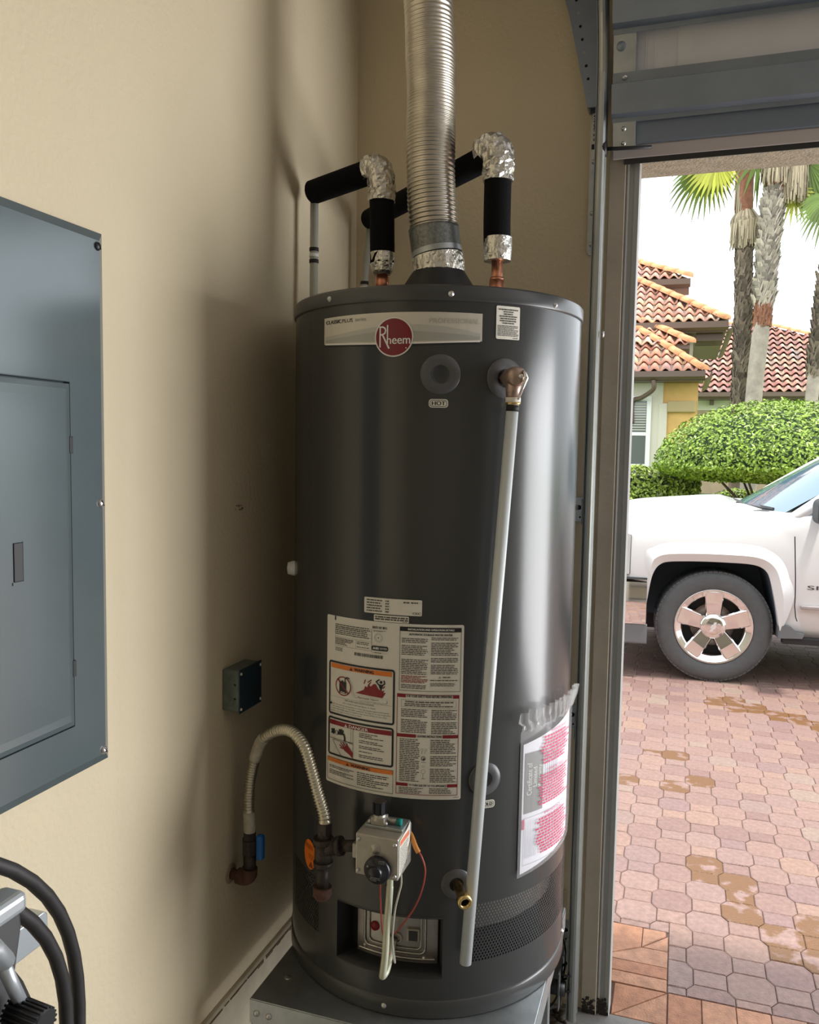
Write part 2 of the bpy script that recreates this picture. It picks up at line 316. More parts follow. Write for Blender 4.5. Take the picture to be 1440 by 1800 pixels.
# flat print, bent onto a cylinder (or laid on any surface map)
_tc = {}
def textmesh(body):
    if body in _tc: return _tc[body]
    cu = bpy.data.curves.new('t', 'FONT'); cu.body = body; cu.resolution_u = 3; o = bpy.data.objects.new('t', cu); COL.objects.link(o)
    dg = bpy.context.evaluated_depsgraph_get(); dg.update()
    me = bpy.data.meshes.new_from_object(o.evaluated_get(dg))
    v = [(p.co.x, p.co.y) for p in me.vertices]; f = [tuple(p.vertices) for p in me.polygons]
    bpy.data.objects.remove(o); bpy.data.curves.remove(cu); bpy.data.meshes.remove(me)
    _tc[body] = (v, f); return _tc[body]
class Flat:
    def __init__(s): s.v = []; s.f = []
    def poly(s, pts): n = len(s.v); s.v += pts; s.f.append(tuple(range(n, n+len(pts)))); return s
    def rect(s, a, b, c, d): return s.poly([(a, b), (c, b), (c, d), (a, d)])
    def frame(s, a, b, c, d, w, r=0, wt=None):
        if r:
            o = rrect(a, b, c, d, r); i = rrect(a+w, b+w, c-w, d-w, max(r-w, 0.0005)); n = len(o); k = len(s.v); s.v += o+i
            for j in range(n): s.f.append((k+j, k+(j+1) % n, k+n+(j+1) % n, k+n+j))
        else:
            s.rect(a, b, c, b+w); s.rect(a, d-w, c, d); s.rect(a, b+w, a+w, d-w); s.rect(c-w, b+w, c, d-w)
        return s
    def ringp(s, cx, cz, r0, r1, n=32, e=1.0):
        k = len(s.v); s.v += circ(cx, cz, r0, r0*e, n)+circ(cx, cz, r1, r1*e, n)
        for j in range(n): s.f.append((k+j, k+(j+1) % n, k+n+(j+1) % n, k+n+j))
        return s
    def line(s, pts, w):
        for (a, b) in zip(pts, pts[1:]):
            d = Vector((b[0]-a[0], b[1]-a[1])); 
            if d.length < 1e-6: continue
            d.normalize(); n = Vector((-d.y, d.x))*w/2; e = d*w*0.3
            s.poly([(a[0]-n.x-e.x, a[1]-n.y-e.y), (b[0]-n.x+e.x, b[1]-n.y+e.y), (b[0]+n.x+e.x, b[1]+n.y+e.y), (a[0]+n.x-e.x, a[1]+n.y-e.y)])
        return s
    def text(s, body, a, b, c, d, rot=False, bold=0.0):
        v, f = textmesh(body); xs = [p[0] for p in v]; ys = [p[1] for p in v]
        x0, x1, y0, y1 = min(xs), max(xs), min(ys), max(ys)
        for dx in ((0, bold) if bold else (0,)):
            n = len(s.v)
            for x, y in v:
                u = (x-x0)/(x1-x0); t = (y-y0)/(y1-y0)
                if rot: s.v.append((c-(c-a)*t+dx, b+(d-b)*u))
                else: s.v.append((a+(c-a)*u+dx, b+(d-b)*t))
            s.f += [tuple(i+n for i in g) for g in f]
        return s
    def lines(s, a, b, c, d, n, fill=0.5, seed=1, ragged=0.3, gaps=()):
        r = random.Random(seed); h = (d-b)/n
        for i in range(n):
            if i in gaps: continue
            z = d-(i+1)*h+h*(1-fill)/2; x = a; end = c-(c-a)*ragged*r.random()*(1 if r.random() < 0.5 else 0.2)
            while x < end:
                wl = h*(0.7+2.4*r.random()); e = min(x+wl, end); s.rect(x, z, e, z+h*fill); x = e+h*0.35
        return s
    def build(s, name, m, parent, fmap, step=0.02, **k):
        bm = bmesh.new(); vv = [bm.verts.new((x, y, 0)) for x, y in s.v]
        for f in s.f:
            try: bm.faces.new([vv[i] for i in f])
            except ValueError: pass
        if step:
            xs = [x for x, y in s.v]; x = math.ceil(min(xs)/step)*step
            while x < max(xs):
                bmesh.ops.bisect_plane(bm, geom=bm.verts[:]+bm.edges[:]+bm.faces[:], plane_co=(x, 0, 0), plane_no=(1, 0, 0)); x += step
        bm.verts.index_update()
        mb = MB(); mb.add([fmap(v.co.x, v.co.y) for v in bm.verts], [tuple(v.index for v in f.verts) for f in bm.faces], False)
        bm.free(); return mb.build(name, m, parent, recalc=False, **k)

# ================================================================== SETTING
def struct(name, mb, m, **k): return mb.build(name, m, None, kind='structure', **k)
RX, RY, CH = 6.6, -6.2, 3.25
OPX0, OPX1, OPZ = 0.835, 5.7, 2.50
struct('floor', MB().box(-0.2, RY-0.2, -0.15, RX+0.2, 0.0, 0.0), M['conc'])
struct('ceiling', MB().box(-0.2, RY-0.2, CH, RX+0.2, 0.25, CH+0.15), M['ceil'])
struct('wall_left', MB().box(-0.2, RY-0.2, 0, 0, 0.25, CH), M['wall'])
struct('wall_right', MB().box(RX, RY-0.2, 0, RX+0.2, 0.25, CH), M['wallb'])
struct('wall_rear', MB().box(0, RY-0.2, 0, RX, RY, CH), M['wallb'])
wb = MB().box(0, 0, 0, 0.755, 0.25, CH).box(0.755, 0, OPZ, OPX1, 0.25, CH).box(OPX1, 0, 0, RX, 0.25, CH)
struct('wall_back', wb, M['wall'])
struct('soffit_trim_1', MB().box(OPX0-0.08, 0.02, OPZ-0.004, OPX1, 0.26, OPZ-0.0005), M['stucco'])
struct('baseboard_left', MB().prism([(0, 0), (0.016, 0), (0.016, 0.362), (0.010, 0.368), (0, 0.368)], RY, -0.001, 'y'), M['curb'], bevel=0.002)
dl = MB()
yy = -2.2
while yy < -0.02:
    l = rnd.uniform(0.008, 0.04); h = rnd.uniform(0.0015, 0.003) if yy < -0.66 else rnd.uniform(0.003, 0.009)
    dl.box(0.0145, yy, 0.3625-h, 0.0168, yy+l, 0.3632); yy += l+(rnd.uniform(0, 0.02) if rnd.random() < .3 else 0)
struct('trim_2', dl, M['dirt'])
struct('baseboard_back', MB().box(0.016, -0.012, 0, 0.70, -0.0005, 0.36), M['curb'], bevel=0.002)
# exterior face of garage above + eave
struct('exterior_wall_trim', MB().box(-6, 0.252, 0, OPX0-0.03, 0.29, 3.1).box(OPX0-0.03, 0.252, OPZ+0.01, OPX1, 0.29, 3.1).box(OPX1, 0.252, 0, 9, 0.29, 3.1), M['stucco'])
# scuff on the left wall
sc = Flat()
for i in range(9):
    a = -0.705+rnd.uniform(-0.02, 0.016); z = 1.523+rnd.uniform(-0.006, 0.006); sc.poly(circ(a, z, rnd.uniform(0.002, 0.008), rnd.uniform(0.001, 0.0025), 8))
M['scuff'] = mat('wall_scuff', (0.33, 0.25, 0.16), 0.9)
struct('trim_3', MB(), M['scuff']) if False else sc.build('scuff_mark_trim', M['scuff'], None, lambda y, z: (0.0006, y, z), 0, kind='structure')
# jamb and stop
struct('door_jamb_trim', MB().box(0.756, -0.020, 0.0, 0.800, 0.25, 2.50), M['jamb'], bevel=0.002)
st = MB().prism([(0.800, 0.0), (0.800, -0.010), (0.806, -0.014), (0.812, -0.008), (0.820, -0.008), (0.824, -0.012), (0.836, -0.012), (0.838, 0.0), (0.838, 0.05), (0.800, 0.05)], 0.0, 2.50, 'z')
struct('door_stop_trim', st, M['stop'])
M['mould'] = mat('mildew', (0.03, 0.025, 0.02), 0.9, noise=0.5, scale=40)
for x0_, x1_, yv in ((0.7565, 0.7995, -0.0206), (0.801, 0.837, -0.0142)):
    mf = Flat()
    for i in range(150):
        q_ = rnd.uniform(0.0008, 0.0050); zz = 0.002+0.045*rnd.random()**2.6; x = rnd.uniform(x0_+q_, x1_-q_); mf.poly(circ(x, zz+q_, q_, q_*rnd.uniform(0.6, 1.6), 7))
    mf.build('mildew_trim', M['mould'], None, (lambda yv: lambda x, z: (x, yv-0.00001*((x*9e4) % 9), z))(yv), 0, kind='structure')


# ================================================================== GARAGE DOOR, TRACK
A = RAD(14)
def dp(x, v, d=0.0):     # v up along the tilted bottom section, d out of it towards the room
    return Vector((x, -0.035-v*sin(A)-d*cos(A), 2.475+v*cos(A)-d*sin(A)))
def dbox(mb, x0, v0, d0, x1, v1, d1):
    vs = [dp(x0, v0, d0), dp(x1, v0, d0), dp(x1, v0, d1), dp(x0, v0, d1), dp(x0, v1, d0), dp(x1, v1, d0), dp(x1, v1, d1), dp(x0, v1, d1)]
    return mb.add(vs, [(0,3,2,1),(4,5,6,7),(0,1,5,4),(1,2,6,5),(2,3,7,6),(3,0,4,7)])
gd = thing('garage_door', (3.25, -0.05, 2.475), 'raised steel sectional garage door hanging above the driveway opening', 'garage door')
DX0, DX1 = 0.765, 5.68
dbox(MB(), DX0, 0.0, -0.012, DX1, 0.53, 0.0).build('door_skin', M['doorskin'], gd)
dbox(MB(), DX0, -0.014, -0.016, DX1, 0.018, 0.004).build('bottom_retainer', mat('pinkish_grey_retainer', (0.50, 0.44, 0.42), 0.5), gd, bevel=0.002)
dbox(MB(), DX0+0.03, -0.028, -0.012, DX1, -0.014, 0.0).build('rubber_seal', M['rubber'], gd)
for i, sx in enumerate((0.765, 2.30, 3.85, 5.56)):
    wv = 0.058 if i == 0 else 0.09
    b = dbox(MB(), sx, 0.02, 0.0, sx+wv, 0.52, 0.030).build('end_stile', M['galv'], gd, bevel=0.002)
# pressed vertical ribs seen on the inner skin
for sx in (0.845, 0.868): dbox(MB(), sx, 0.12, 0.0, sx+0.003, 0.50, 0.004).build('panel_rib', M['doorskin'], gd)
dbox(MB(), 0.925, 0.11, 0.0, 0.960, 0.50, 0.003).build('adhesive_strip', mat('pale_strip', (0.74, 0.74, 0.72), 0.5), gd)
def strut(v, name='horizontal_strut'):
    prof = [(-0.012, 0.030), (0.002, 0.030), (0.010, 0.062), (0.076, 0.062), (0.082, 0.030), (0.108, 0.030), (0.108, 0.0335), (0.0845, 0.0335), (0.0785, 0.0655), (0.0075, 0.0655), (-0.0005, 0.0335), (-0.012, 0.0335)]
    n = len(prof); vs = [dp(DX0, v+a, d) for a, d in prof]+[dp(DX1, v+a, d) for a, d in prof]
    return MB().add(vs, [tuple(range(n)), tuple(reversed(range(n, 2*n)))]+[(i, i+n, (i+1) % n+n, (i+1) % n) for i in range(n)]).build(name, M['galvd'], gd)
strut(0.085); strut(0.295)
# lower intermediate blue-grey rail right above the retainer
dbox(MB(), 0.825, 0.02, 0.0, DX1, 0.085, 0.012).build('bottom_rail', mat('blue_grey_rail', (0.22, 0.26, 0.33), 0.4, 0.6), gd, bevel=0.003)
bk = MB(); dbox(bk, 0.766, 0.005, 0.030, 0.826, 0.075, 0.034); dbox(bk, 0.766, 0.005, 0.0, 0.769, 0.075, 0.034)
bb = bk.build('bottom_bracket', M['galv'], gd, bevel=0.001)
for v, d in ((0.022, 0.034), (0.058, 0.034)):
    MB().lathe([(0.0001, 0.005), (0.006, 0.004), (0.007, 0)], 8, look(dp(0.795, v, d), -Vector((0, cos(A), sin(A))))).build('bolt', M['screw'], bb)
for v in (0.181, 0.391):
    MB().lathe([(0.0001, 0.006), (0.007, 0.005), (0.008, 0)], 8, look(dp(0.795, v, 0.0335), -Vector((0, cos(A), sin(A))))).build('bolt', M['screw'], gd)
MB().lathe([(0.0001, 0.0008), (0.012, 0.0008), (0.0125, 0)], 20, look(dp(0.785, 0.255, 0.030), -Vector((0, cos(A), sin(A))))).build('stile_punch_hole', M['galvd'], gd)
MB().tube([dp(0.74, 0.012, 0.045), dp(0.868, 0.006, 0.045)], 0.005, 10).build('roller_shaft', M['black'], gd)
MB().lathe([(0.0001, -0.008), (0.020, -0.008), (0.022, 0), (0.020, 0.008), (0.0001, 0.008)], 18, look(dp(0.745, 0.012, 0.045), (1, 0, 0))).build('roller', M['black'], gd)
cabp = [dp(0.748, 0.02, 0.03), Vector((0.744, -0.06, 2.7)), Vector((0.742, -0.10, 3.0)), Vector((0.742, -0.12, 3.2))]
MB().tube(cabp, 0.0022, 6).build('lift_cable', M['galvd'], gd)
# the next section, folded back under the ceiling
hb = MB(); p0 = dp(0, 0.535, 0.0)
for k, (ya, za, yb, zb) in enumerate(((p0.y, p0.z, -0.45, 3.10), (-0.455, 3.10, -0.98, 3.12))):
    d = Vector((0, yb-ya, zb-za)); n = Vector((0, -d.z, d.y)).normalized()*0.012
    vs = [Vector((x, y, z))+o for x in (DX0, DX1) for (y, z) in ((ya, za), (yb, zb)) for o in (Vector((0,0,0)), n)]
    MB().add(vs, [(0,1,3,2),(4,6,7,5),(0,4,5,1),(2,3,7,6),(0,2,6,4),(1,5,7,3)]).build('door_section', M['doorskin'], gd)

tr = thing('door_track', (0.745, -0.06, 0.0), 'galvanised vertical roller track with curved top, fixed left of the garage opening', 'track')
path = [(-0.075, 0.0), (-0.075, 1.0), (-0.075, 2.0), (-0.075, 2.42)]
for i in range(1, 13):
    a = RAD(90*i/12*0.97); path.append((-0.455+0.38*cos(a), 2.62+0.38*sin(a)) if True else None)
path = [(-0.075, 0.02), (-0.075, 1.2), (-0.075, 2.6)]+[(-0.455+0.38*cos(RAD(7.5*i)), 2.62+0.38*sin(RAD(7.5*i))) for i in range(1, 13)]+[(-1.6, 3.03)]
# C section: back web x=.727, lips curl round to x=.757
def track_sweep(sec, name, m, parent, label=None, pts=path):
    P = [Vector((0, y, z)) for y, z in pts]; vs = []; n = len(sec)
    for i, p in enumerate(P):
        a = P[max(i-1, 0)]; b = P[min(i+1, len(P)-1)]; t = (b-a).normalized(); o = Vector((0, -t.z, t.y))  # o: towards -y when going up
        for sx, so_ in sec: vs.append(p+Vector((sx, 0, 0))+o*so_)
    fs = [(i*n+j, i*n+(j+1) % n, (i+1)*n+(j+1) % n, (i+1)*n+j) for i in range(len(P)-1) for j in range(n)]
    fs += [tuple(range(n)), tuple(reversed(range((len(P)-1)*n, len(P)*n)))]
    return MB().add(vs, fs, False).build(name, m, parent, label=label)
track_sweep([(0.722, -0.028), (0.7245, -0.028), (0.7245, 0.024), (0.722, 0.024)], 'track_web', M['galvd'], tr)
lip = [(0.7245+0.013+0.013*cos(RAD(a)), 0.018+0.011*sin(RAD(a))) for a in range(180, -91, -30)]
lip2 = [(0.7245+0.013+0.011*cos(RAD(a)), 0.018+0.009*sin(RAD(a))) for a in range(-90, 181, 30)]
track_sweep(lip+lip2, 'track_lip', M['track'], tr, 'rounded front lip of the track catching the light')
lb = [(0.7245+0.013+0.013*cos(RAD(a)), -0.022-0.011*sin(RAD(a))) for a in range(180, -91, -30)]
lb2 = [(0.7245+0.013+0.011*cos(RAD(a)), -0.022-0.009*sin(RAD(a))) for a in range(-90, 181, 30)]
track_sweep(lb+lb2, 'track_rear_lip', M['track'], tr)
for z in (1.50, 0.89, 0.23):
    b = MB().box(0.672, -0.0045, z-0.035, 0.720, -0.0005, z+0.035).box(0.7175, -0.095, z-0.035, 0.7205, -0.002, z+0.035).build('wall_bracket', M['galv'], tr, bevel=0.0008)
    MB().lathe([(0.0001, 0.007), (0.006, 0.006), (0.008, 0.0045)], 10, look((0.694, 0, z+0.006), (0, -1, 0))).build('lag_bolt', M['screw'], b)
    MB().lathe([(0.0001, 0.0048), (0.013, 0.0048)], 14, Matrix.Translation((0.694, 0, z+0.006)) @ look((0, 0, 0), (0, -1, 0)) @ Matrix.Diagonal((1.25, .6, 1, 1))).build('slot', M['dark'], b)
    MB().lathe([(0.0001, 0.0049), (0.003, 0.0049)], 8, look((0.705, 0, z-0.022), (0, -1, 0))).build('small_hole', M['dark'], b)
MB().lathe([(0.0001, 0.004), (0.009, 0.004), (0.010, 0)], 12, look((0.759, -0.085, 1.985), (1, 0, 0))).build('carriage_bolt', M['screw'], tr)
# flag angle on the wall at the top
fa = thing('flag_angle', (0.70, -0.01, 2.22), 'perforated galvanised angle plate slanting up the wall beside the track top', 'bracket')
pl = [(0.700, 2.215), (0.722, 2.215), (0.722, 3.06), (0.560, 3.06), (0.700, 2.60)]
ang = MB().prism([(0.700, 2.225), (0.707, 2.215), (0.722, 2.215), (0.722, 2.62), (0.700, 2.62)], -0.006, -0.001, 'y')
ang.build('lower_plate', M['galv'], fa)
up = MB().prism([(0.694, 2.60), (0.722, 2.60), (0.716, 2.9), (0.690, 3.10), (0.56, 3.10), (0.635, 2.86)], -0.052, -0.048, 'y')
up.prism([(0.694, 2.60), (0.699, 2.60), (0.640, 2.86), (0.566, 3.10), (0.56, 3.10), (0.635, 2.86)], -0.048, -0.002, 'y')
upo = up.build('slanted_plate', M['galvd'], fa)
for i in range(12):
    z = 2.64+i*0.035; x = 0.704-0.14*max(0, (z-2.62))*1.3
    MB().lathe([(0.0001, 0.0528), (0.004, 0.0528)], 10, look((x, 0, z), (0, -1, 0))).build('punched_hole', mat('hole_%d' % i, (0.35, 0.36, 0.34), 0.6) if i % 3 == 0 else M['dark'], upo)
for z in (2.245, 2.33, 2.47): MB().lathe([(0.0001, 0.012), (0.006, 0.011), (0.0075, 0.006)], 10, look((0.712, 0, z), (0, -1, 0))).build('bolt', M['screw'], fa)
# warning tape sticker on the angle
stk = Flat().rect(0.703, 2.47, 0.7205, 2.60); so_ = stk.build('track_sticker', M['paper'], fa, lambda x, z: (x, -0.0068, z), 0)
k = Flat().text('1 9 F (MWA', 0.707, 2.515, 0.718, 2.598, rot=True, bold=0.0005); k.rect(0.7035, 2.503, 0.720, 2.517)
k.build('sticker_print', M['ink'], so_, lambda x, z: (x, -0.0074, z), 0)
# photo eye at the foot of the track
pe = thing('safety_sensor', (0.715, -0.10, 0.0), 'black safety sensor clamped low on the track behind the heater stand', 'sensor')
MB().tube([(0.665, -0.10, 0.115), (0.718, -0.10, 0.115)], 0.021, 16).build('sensor_body', M['black'], pe)
MB().box(0.700, -0.125, 0.06, 0.704, -0.02, 0.17).box(0.66, -0.03, 0.05, 0.704, -0.02, 0.19).build('bracket', M['tgrey'], pe)
MB().tube(spline([(0.68, -0.05, 0.19), (0.700, -0.06, 0.24), (0.712, -0.055, 0.17), (0.690, -0.06, 0.06), (0.66, -0.05, 0.004)]), 0.003, 6).build('cable', M['rubber'], pe)
for z in (0.112, 0.158): MB().tube([(0.722+0.022*cos(t), -0.075+0.030*sin(t), z) for t in [2*pi*i/16 for i in range(17)]], 0.0035, 6, caps=False).build('cable_tie', M['black'], pe)
dbt = MB()
for i in range(26):
    x = rnd.uniform(0.60, 0.75); y = rnd.uniform(-0.16, -0.02); q = rnd.uniform(0.004, 0.016); dbt.sphere((x, y, q*0.5), q, 6, 4, sc=(1.3, 1, .6))
tag(dbt.build('leaf_litter', mat('dead_leaves', (0.06, 0.045, 0.03), 0.9), None), 'dark dead leaf litter on the floor at the foot of the track', 'debris', kind='stuff')

# ================================================================== HEATER STAND
S0, S1, SY0, SY1, SZ = 0.125, 0.730, -0.872, -0.27, 0.457
sd = thing('heater_stand', ((S0+S1)/2, (SY0+SY1)/2, 0), 'galvanised sheet metal stand carrying the water heater', 'stand')
MB().box(S0, SY0, SZ-0.003, S1, SY1, SZ).build('top_sheet', M['galv'], sd, bevel=0.001)
for a in ((S0, SY0-0.002, SZ-0.055, S1, SY0+0.001, SZ-0.002), (S0, SY1, SZ-0.055, S1, SY1+0.002, SZ-0.002), (S0-0.002, SY0, SZ-0.055, S0+0.001, SY1, SZ-0.002), (S1, SY0, SZ-0.055, S1+0.002, SY1, SZ-0.002)):
    MB().box(*a).build('side_flange', M['galv'], sd)
for lx, sx in ((S0, 1), (S1, -1)):
    for ly, sy in ((SY0, 1), (SY1, -1)):
        if sx < 0: lx = S1-0.030 if sy < 0 else S1
        x0, x1 = sorted((lx+sx*0.0015, lx+sx*0.042)); y0, y1 = sorted((ly+sy*0.0015, ly+sy*0.042))
        xa, xb = sorted((lx+sx*0.0015, lx+sx*0.0045)); ya, yb = sorted((ly+sy*0.0015, ly+sy*0.0045))
        MB().box(x0, ya, 0, x1, yb, SZ-0.004).box(xa, y0, 0, xb, y1, SZ-0.004).build('leg', M['galv'], sd, bevel=0.0008)
for x in (S0+0.016, S0+0.046):
    q = MB().lathe([(0.0001, 0.006), (0.005, 0.005), (0.0075, 0.001), (0.0075, 0)], 12, look((x, SY0-0.002, SZ-0.030), (0, -1, 0))).build('screw', M['screw'], sd)
MB().lathe([(0.0001, 0.0018), (0.008, 0.001), (0.009, 0)], 14, Matrix.Translation((0.17, -0.78, SZ))).build('rivet', M['screw'], sd)

# ================================================================== WATER HEATER
TX, TY, TR, TZ0, TZ1 = 0.41, -0.483, 0.337, 0.4575, 1.994
def cy(th, z, rho=TR): return Vector((TX+rho*sin(th), TY-rho*cos(th), z))      # th radians, 0 = towards the room
def cyd(d, z, rho=TR): return cy(RAD(d), z, rho)
def onS(off): return lambda s, z: cy(s/TR, z, TR+off)
wh = thing('water_heater', (TX, TY, TZ0), 'tall dark grey gas water heater with red round badge, on the galvanised stand', 'water heater')
# jacket: grid with two perforated areas and the burner opening left out
DR = (-19.2, 22.4, 0.548, 0.682)
GL = (-53.0, -29.8, 0.578, 0.704); GR = (33.2, 90.2, 0.578, 0.706)
ths = sorted(set([round(-180+4*i, 2) for i in range(90)]+[DR[0], DR[1], GL[0], GL[1], GR[0], GR[1]]))
zs = sorted(set([0.498, 0.53, DR[2], 0.578, 0.63, DR[3], 0.704, 0.706, 0.80, 1.0, 1.3, 1.6, 1.9, 1.964]))
mb = MB(); n = len(ths); vs = [cyd(t, z) for z in zs for t in ths]; fs = []
for j in range(len(zs)-1):
    for i in range(n):
        i2 = (i+1) % n; tm = (ths[i]+(ths[i2] if i2 else 180))/2; zm = (zs[j]+zs[j+1])/2
        if any(r[0] < tm < r[1] and r[2] < zm < r[3] for r in (DR, GL, GR)): continue
        fs.append((j*n+i, j*n+i2, (j+1)*n+i2, (j+1)*n+i))
mb.add(vs, fs, True); mb.build('jacket', M['jacket'], wh)
Tm = Matrix.Translation((TX, TY, 0))
MB().lathe([(TR-0.012, 0.50), (TR-0.012, 1.96)], 72, Tm).build('inner_drum', M['liner'], wh) if False else None
MB().lathe([(0.001, TZ0), (TR+0.001, TZ0), (TR+0.003, TZ0+0.003), (TR+0.003, 0.494), (TR, 0.4985), (TR-0.01, 0.4985)], 96, Tm).build('base_ring', M['cap'], wh)
MB().lathe([(TR-0.01, 1.962), (TR+0.003, 1.962), (TR+0.0035, 1.965), (TR+0.0035, 1.989), (TR-0.001, 1.994), (0.001, 1.994)], 96, Tm).build('top_cap', M['cap'], wh)
for d, z in ((-25.7, 1.977), (20.8, 1.975), (62.7, 1.972), (1.4, 0.477), (95, 0.50)):
    MB().lathe([(0.0001, 0.0045), (0.0035, 0.004), (0.0045, 0.0015), (0.006, 0.0010), (0.0062, 0.0)], 12, look(cyd(d, z, TR+(0.003 if d != 95 else 0.0)), cyd(d, 0, 1)-cyd(d, 0, 0))).build('screw', M['screw'], wh)
# perforated grilles
def grille(r, name, lower=None):
    p = 0.0073; rh = 0.0027; s0, s1 = RAD(r[0])*TR, RAD(r[1])*TR; mb = MB(); row = 0; z = r[2]
    hx = p/2/cos(RAD(30)); ry = p*sin(RAD(60))
    nrow = int((r[3]-r[2])/ry); ry = (r[3]-r[2])/nrow
    for j in range(nrow):
        zc = r[2]+ry*(j+0.5); off = (j % 2)*p/2; ncol = int((s1-s0)/p)+1
        for i in range(-1, ncol+1):
            c = s0+p*i+off+p/2
            if c < s0 or c > s1: 
                continue
            outer = [(c+p/2, zc-ry/2), (c+p/2, zc+ry/2), (c, zc+ry/2), (c-p/2, zc+ry/2), (c-p/2, zc-ry/2), (c, zc-ry/2)]
            outer = [(min(max(a, s0), s1), b) for a, b in outer]
            inner = [(c+rh*cos(t), zc+rh*sin(t)) for t in (RAD(-45), RAD(45), RAD(90), RAD(135), RAD(225), RAD(270))]
            inner = [(min(max(a, s0), s1), b) for a, b in inner]
            V = [cy(a/TR, b) for a, b in outer+inner]
            mb.add(V, [(k, (k+1) % 6, 6+(k+1) % 6, 6+k) for k in range(6)])
    for (a, b) in ((s0, s0+p/2), (s1-p/2, s1)):
        pass
    return mb.build(name, M['jacket'], wh, label='perforated air intake band in the jacket', recalc=False)
grille(GL, 'intake_grille'); grille(GR, 'intake_grille')
for r in (GL, GR):     # steel ring and dark floor seen through the holes
    a0, a1 = RAD(r[0]-3)-pi/2, RAD(r[1]+3)-pi/2
    MB().lathe([(TR-0.03, r[2]+0.055), (TR-0.03, r[3]+0.02)], 24, Tm, a0=a0, a1=a1).build('inner_liner', M['liner'], wh)
    MB().lathe([(TR-0.002, r[2]-0.006), (TR-0.05, r[2]+0.0), (TR-0.05, r[2]+0.06), (TR-0.03, r[2]+0.06)], 24, Tm, a0=a0, a1=a1).build('base_pan', M['dark'], wh)
# burner opening
a0, a1 = RAD(DR[0])-pi/2, RAD(DR[1])-pi/2
MB().lathe([(TR+0.0005, DR[3]+0.0015), (TR+0.0005, DR[3]-0.003), (TR-0.055, DR[3]-0.003)], 24, Tm, a0=a0, a1=a1).build('opening_upper_edge', M['cap'], wh)
MB().lathe([(TR+0.0005, DR[2]-0.0015), (TR+0.0005, DR[2]+0.002), (TR-0.055, DR[2]+0.002)], 24, Tm, a0=a0, a1=a1).build('opening_sill', M['black'], wh)
for d in (DR[0], DR[1]):
    MB().add([cyd(d, DR[2]), cyd(d, DR[3]), cyd(d, DR[3], TR-0.055), cyd(d, DR[2], TR-0.055)], [(0, 1, 2, 3)]).build('opening_side', M['black'], wh)
RB = TR-0.052
def onB(off): return lambda s, z: cy(s/RB, z, RB+off)
bs = lambda d: RAD(d)*RB
MB().lathe([(RB, DR[2]), (RB, DR[3])], 24, Tm, a0=a0, a1=a1).build('chamber_back', M['dark'], wh)
bd = Flat().rect(bs(-15.5), 0.550, bs(21.5), 0.677).build('burner_door', mat('burner_door_steel', (0.40, 0.38, 0.35), 0.33, 0.85, noise=0.12, scale=25), wh, onB(0.004), label='stamped steel burner door inside the opening')
def bead(pts, r, name, m): MB().tube([onB(0.006)(a, b) for a, b in pts], r, 8, caps=False).build(name, m, bd)
def looppts(a, b, c, d, r):
    o = []
    q = rrect(a, b, c, d, r, 5); q.append(q[0])
    for (x0, z0), (x1, z1) in zip(q, q[1:]):
        n = max(1, int(abs(x1-x0)/0.01))
        for i in range(n): o.append((x0+(x1-x0)*i/n, z0+(z1-z0)*i/n))
    o.append(q[0]); return o
stl = mat('stamped_bead_steel', (0.50, 0.48, 0.44), 0.25, 0.9)
bead(looppts(bs(-11.5), 0.572, bs(16.2), 0.676, 0.012), 0.0030, 'outer_bead', stl)
bead(looppts(bs(-9.2), 0.582, bs(14.4), 0.674, 0.010), 0.0022, 'inner_bead', stl)
bead([(bs(-14+i*3.8), 0.5600) for i in range(10)], 0.003, 'door_lip', stl)
MB().box(-0.014, -0.004, -0.015, 0.014, 0.004, 0.015, Matrix.Translation(onB(0.006)(bs(11.0), 0.614)) @ Matrix.Rotation(RAD(11), 4, 'Z')).build('sight_glass_frame', M['castal'], bd, bevel=0.002)
MB().box(-0.0095, -0.006, -0.0105, 0.0095, -0.003, 0.0105, Matrix.Translation(onB(0.006)(bs(11.0), 0.614)) @ Matrix.Rotation(RAD(11), 4, 'Z')).build('sight_glass', M['ringd'], bd)
MB().lathe([(0.0001, 0.006), (0.009, 0.005), (0.011, 0)], 18, look(onB(0.004)(bs(-6.5), 0.618), cyd(-6.5, 0, 1)-cyd(-6.5, 0, 0))).build('grommet', M['red'], bd, label='red grommet')
MB().lathe([(0.008, 0.002), (0.009, 0.005), (0.012, 0.004), (0.0125, 0)], 18, look(onB(0.004)(bs(3.8), 0.602), cyd(3.8, 0, 1)-cyd(3.8, 0, 0))).build('wire_port', M['castal'], bd)
MB().prism([(-0.012, -0.018), (0.012, -0.012), (0.016, 0.012), (-0.004, 0.018)], -0.010, 0.0, 'y', Matrix.Translation(onB(0.006)(bs(1.0), 0.588))).build('tube_clamp', M['castal'], bd, bevel=0.001)
for d, z in ((-11.5, 0.567), (15.8, 0.562)):
    MB().lathe([(0.0001, 0.004), (0.004, 0.003), (0.005, 0)], 10, look(onB(0.004)(bs(d), z), cyd(d, 0, 1)-cyd(d, 0, 0))).build('screw', M['screw'], bd)
MB().box(-0.002, -0.006, -0.008, 0.004, 0, 0.008, Matrix.Translation(onB(0.006)(bs(-14.0), 0.668))).build('latch', M['black'], bd)

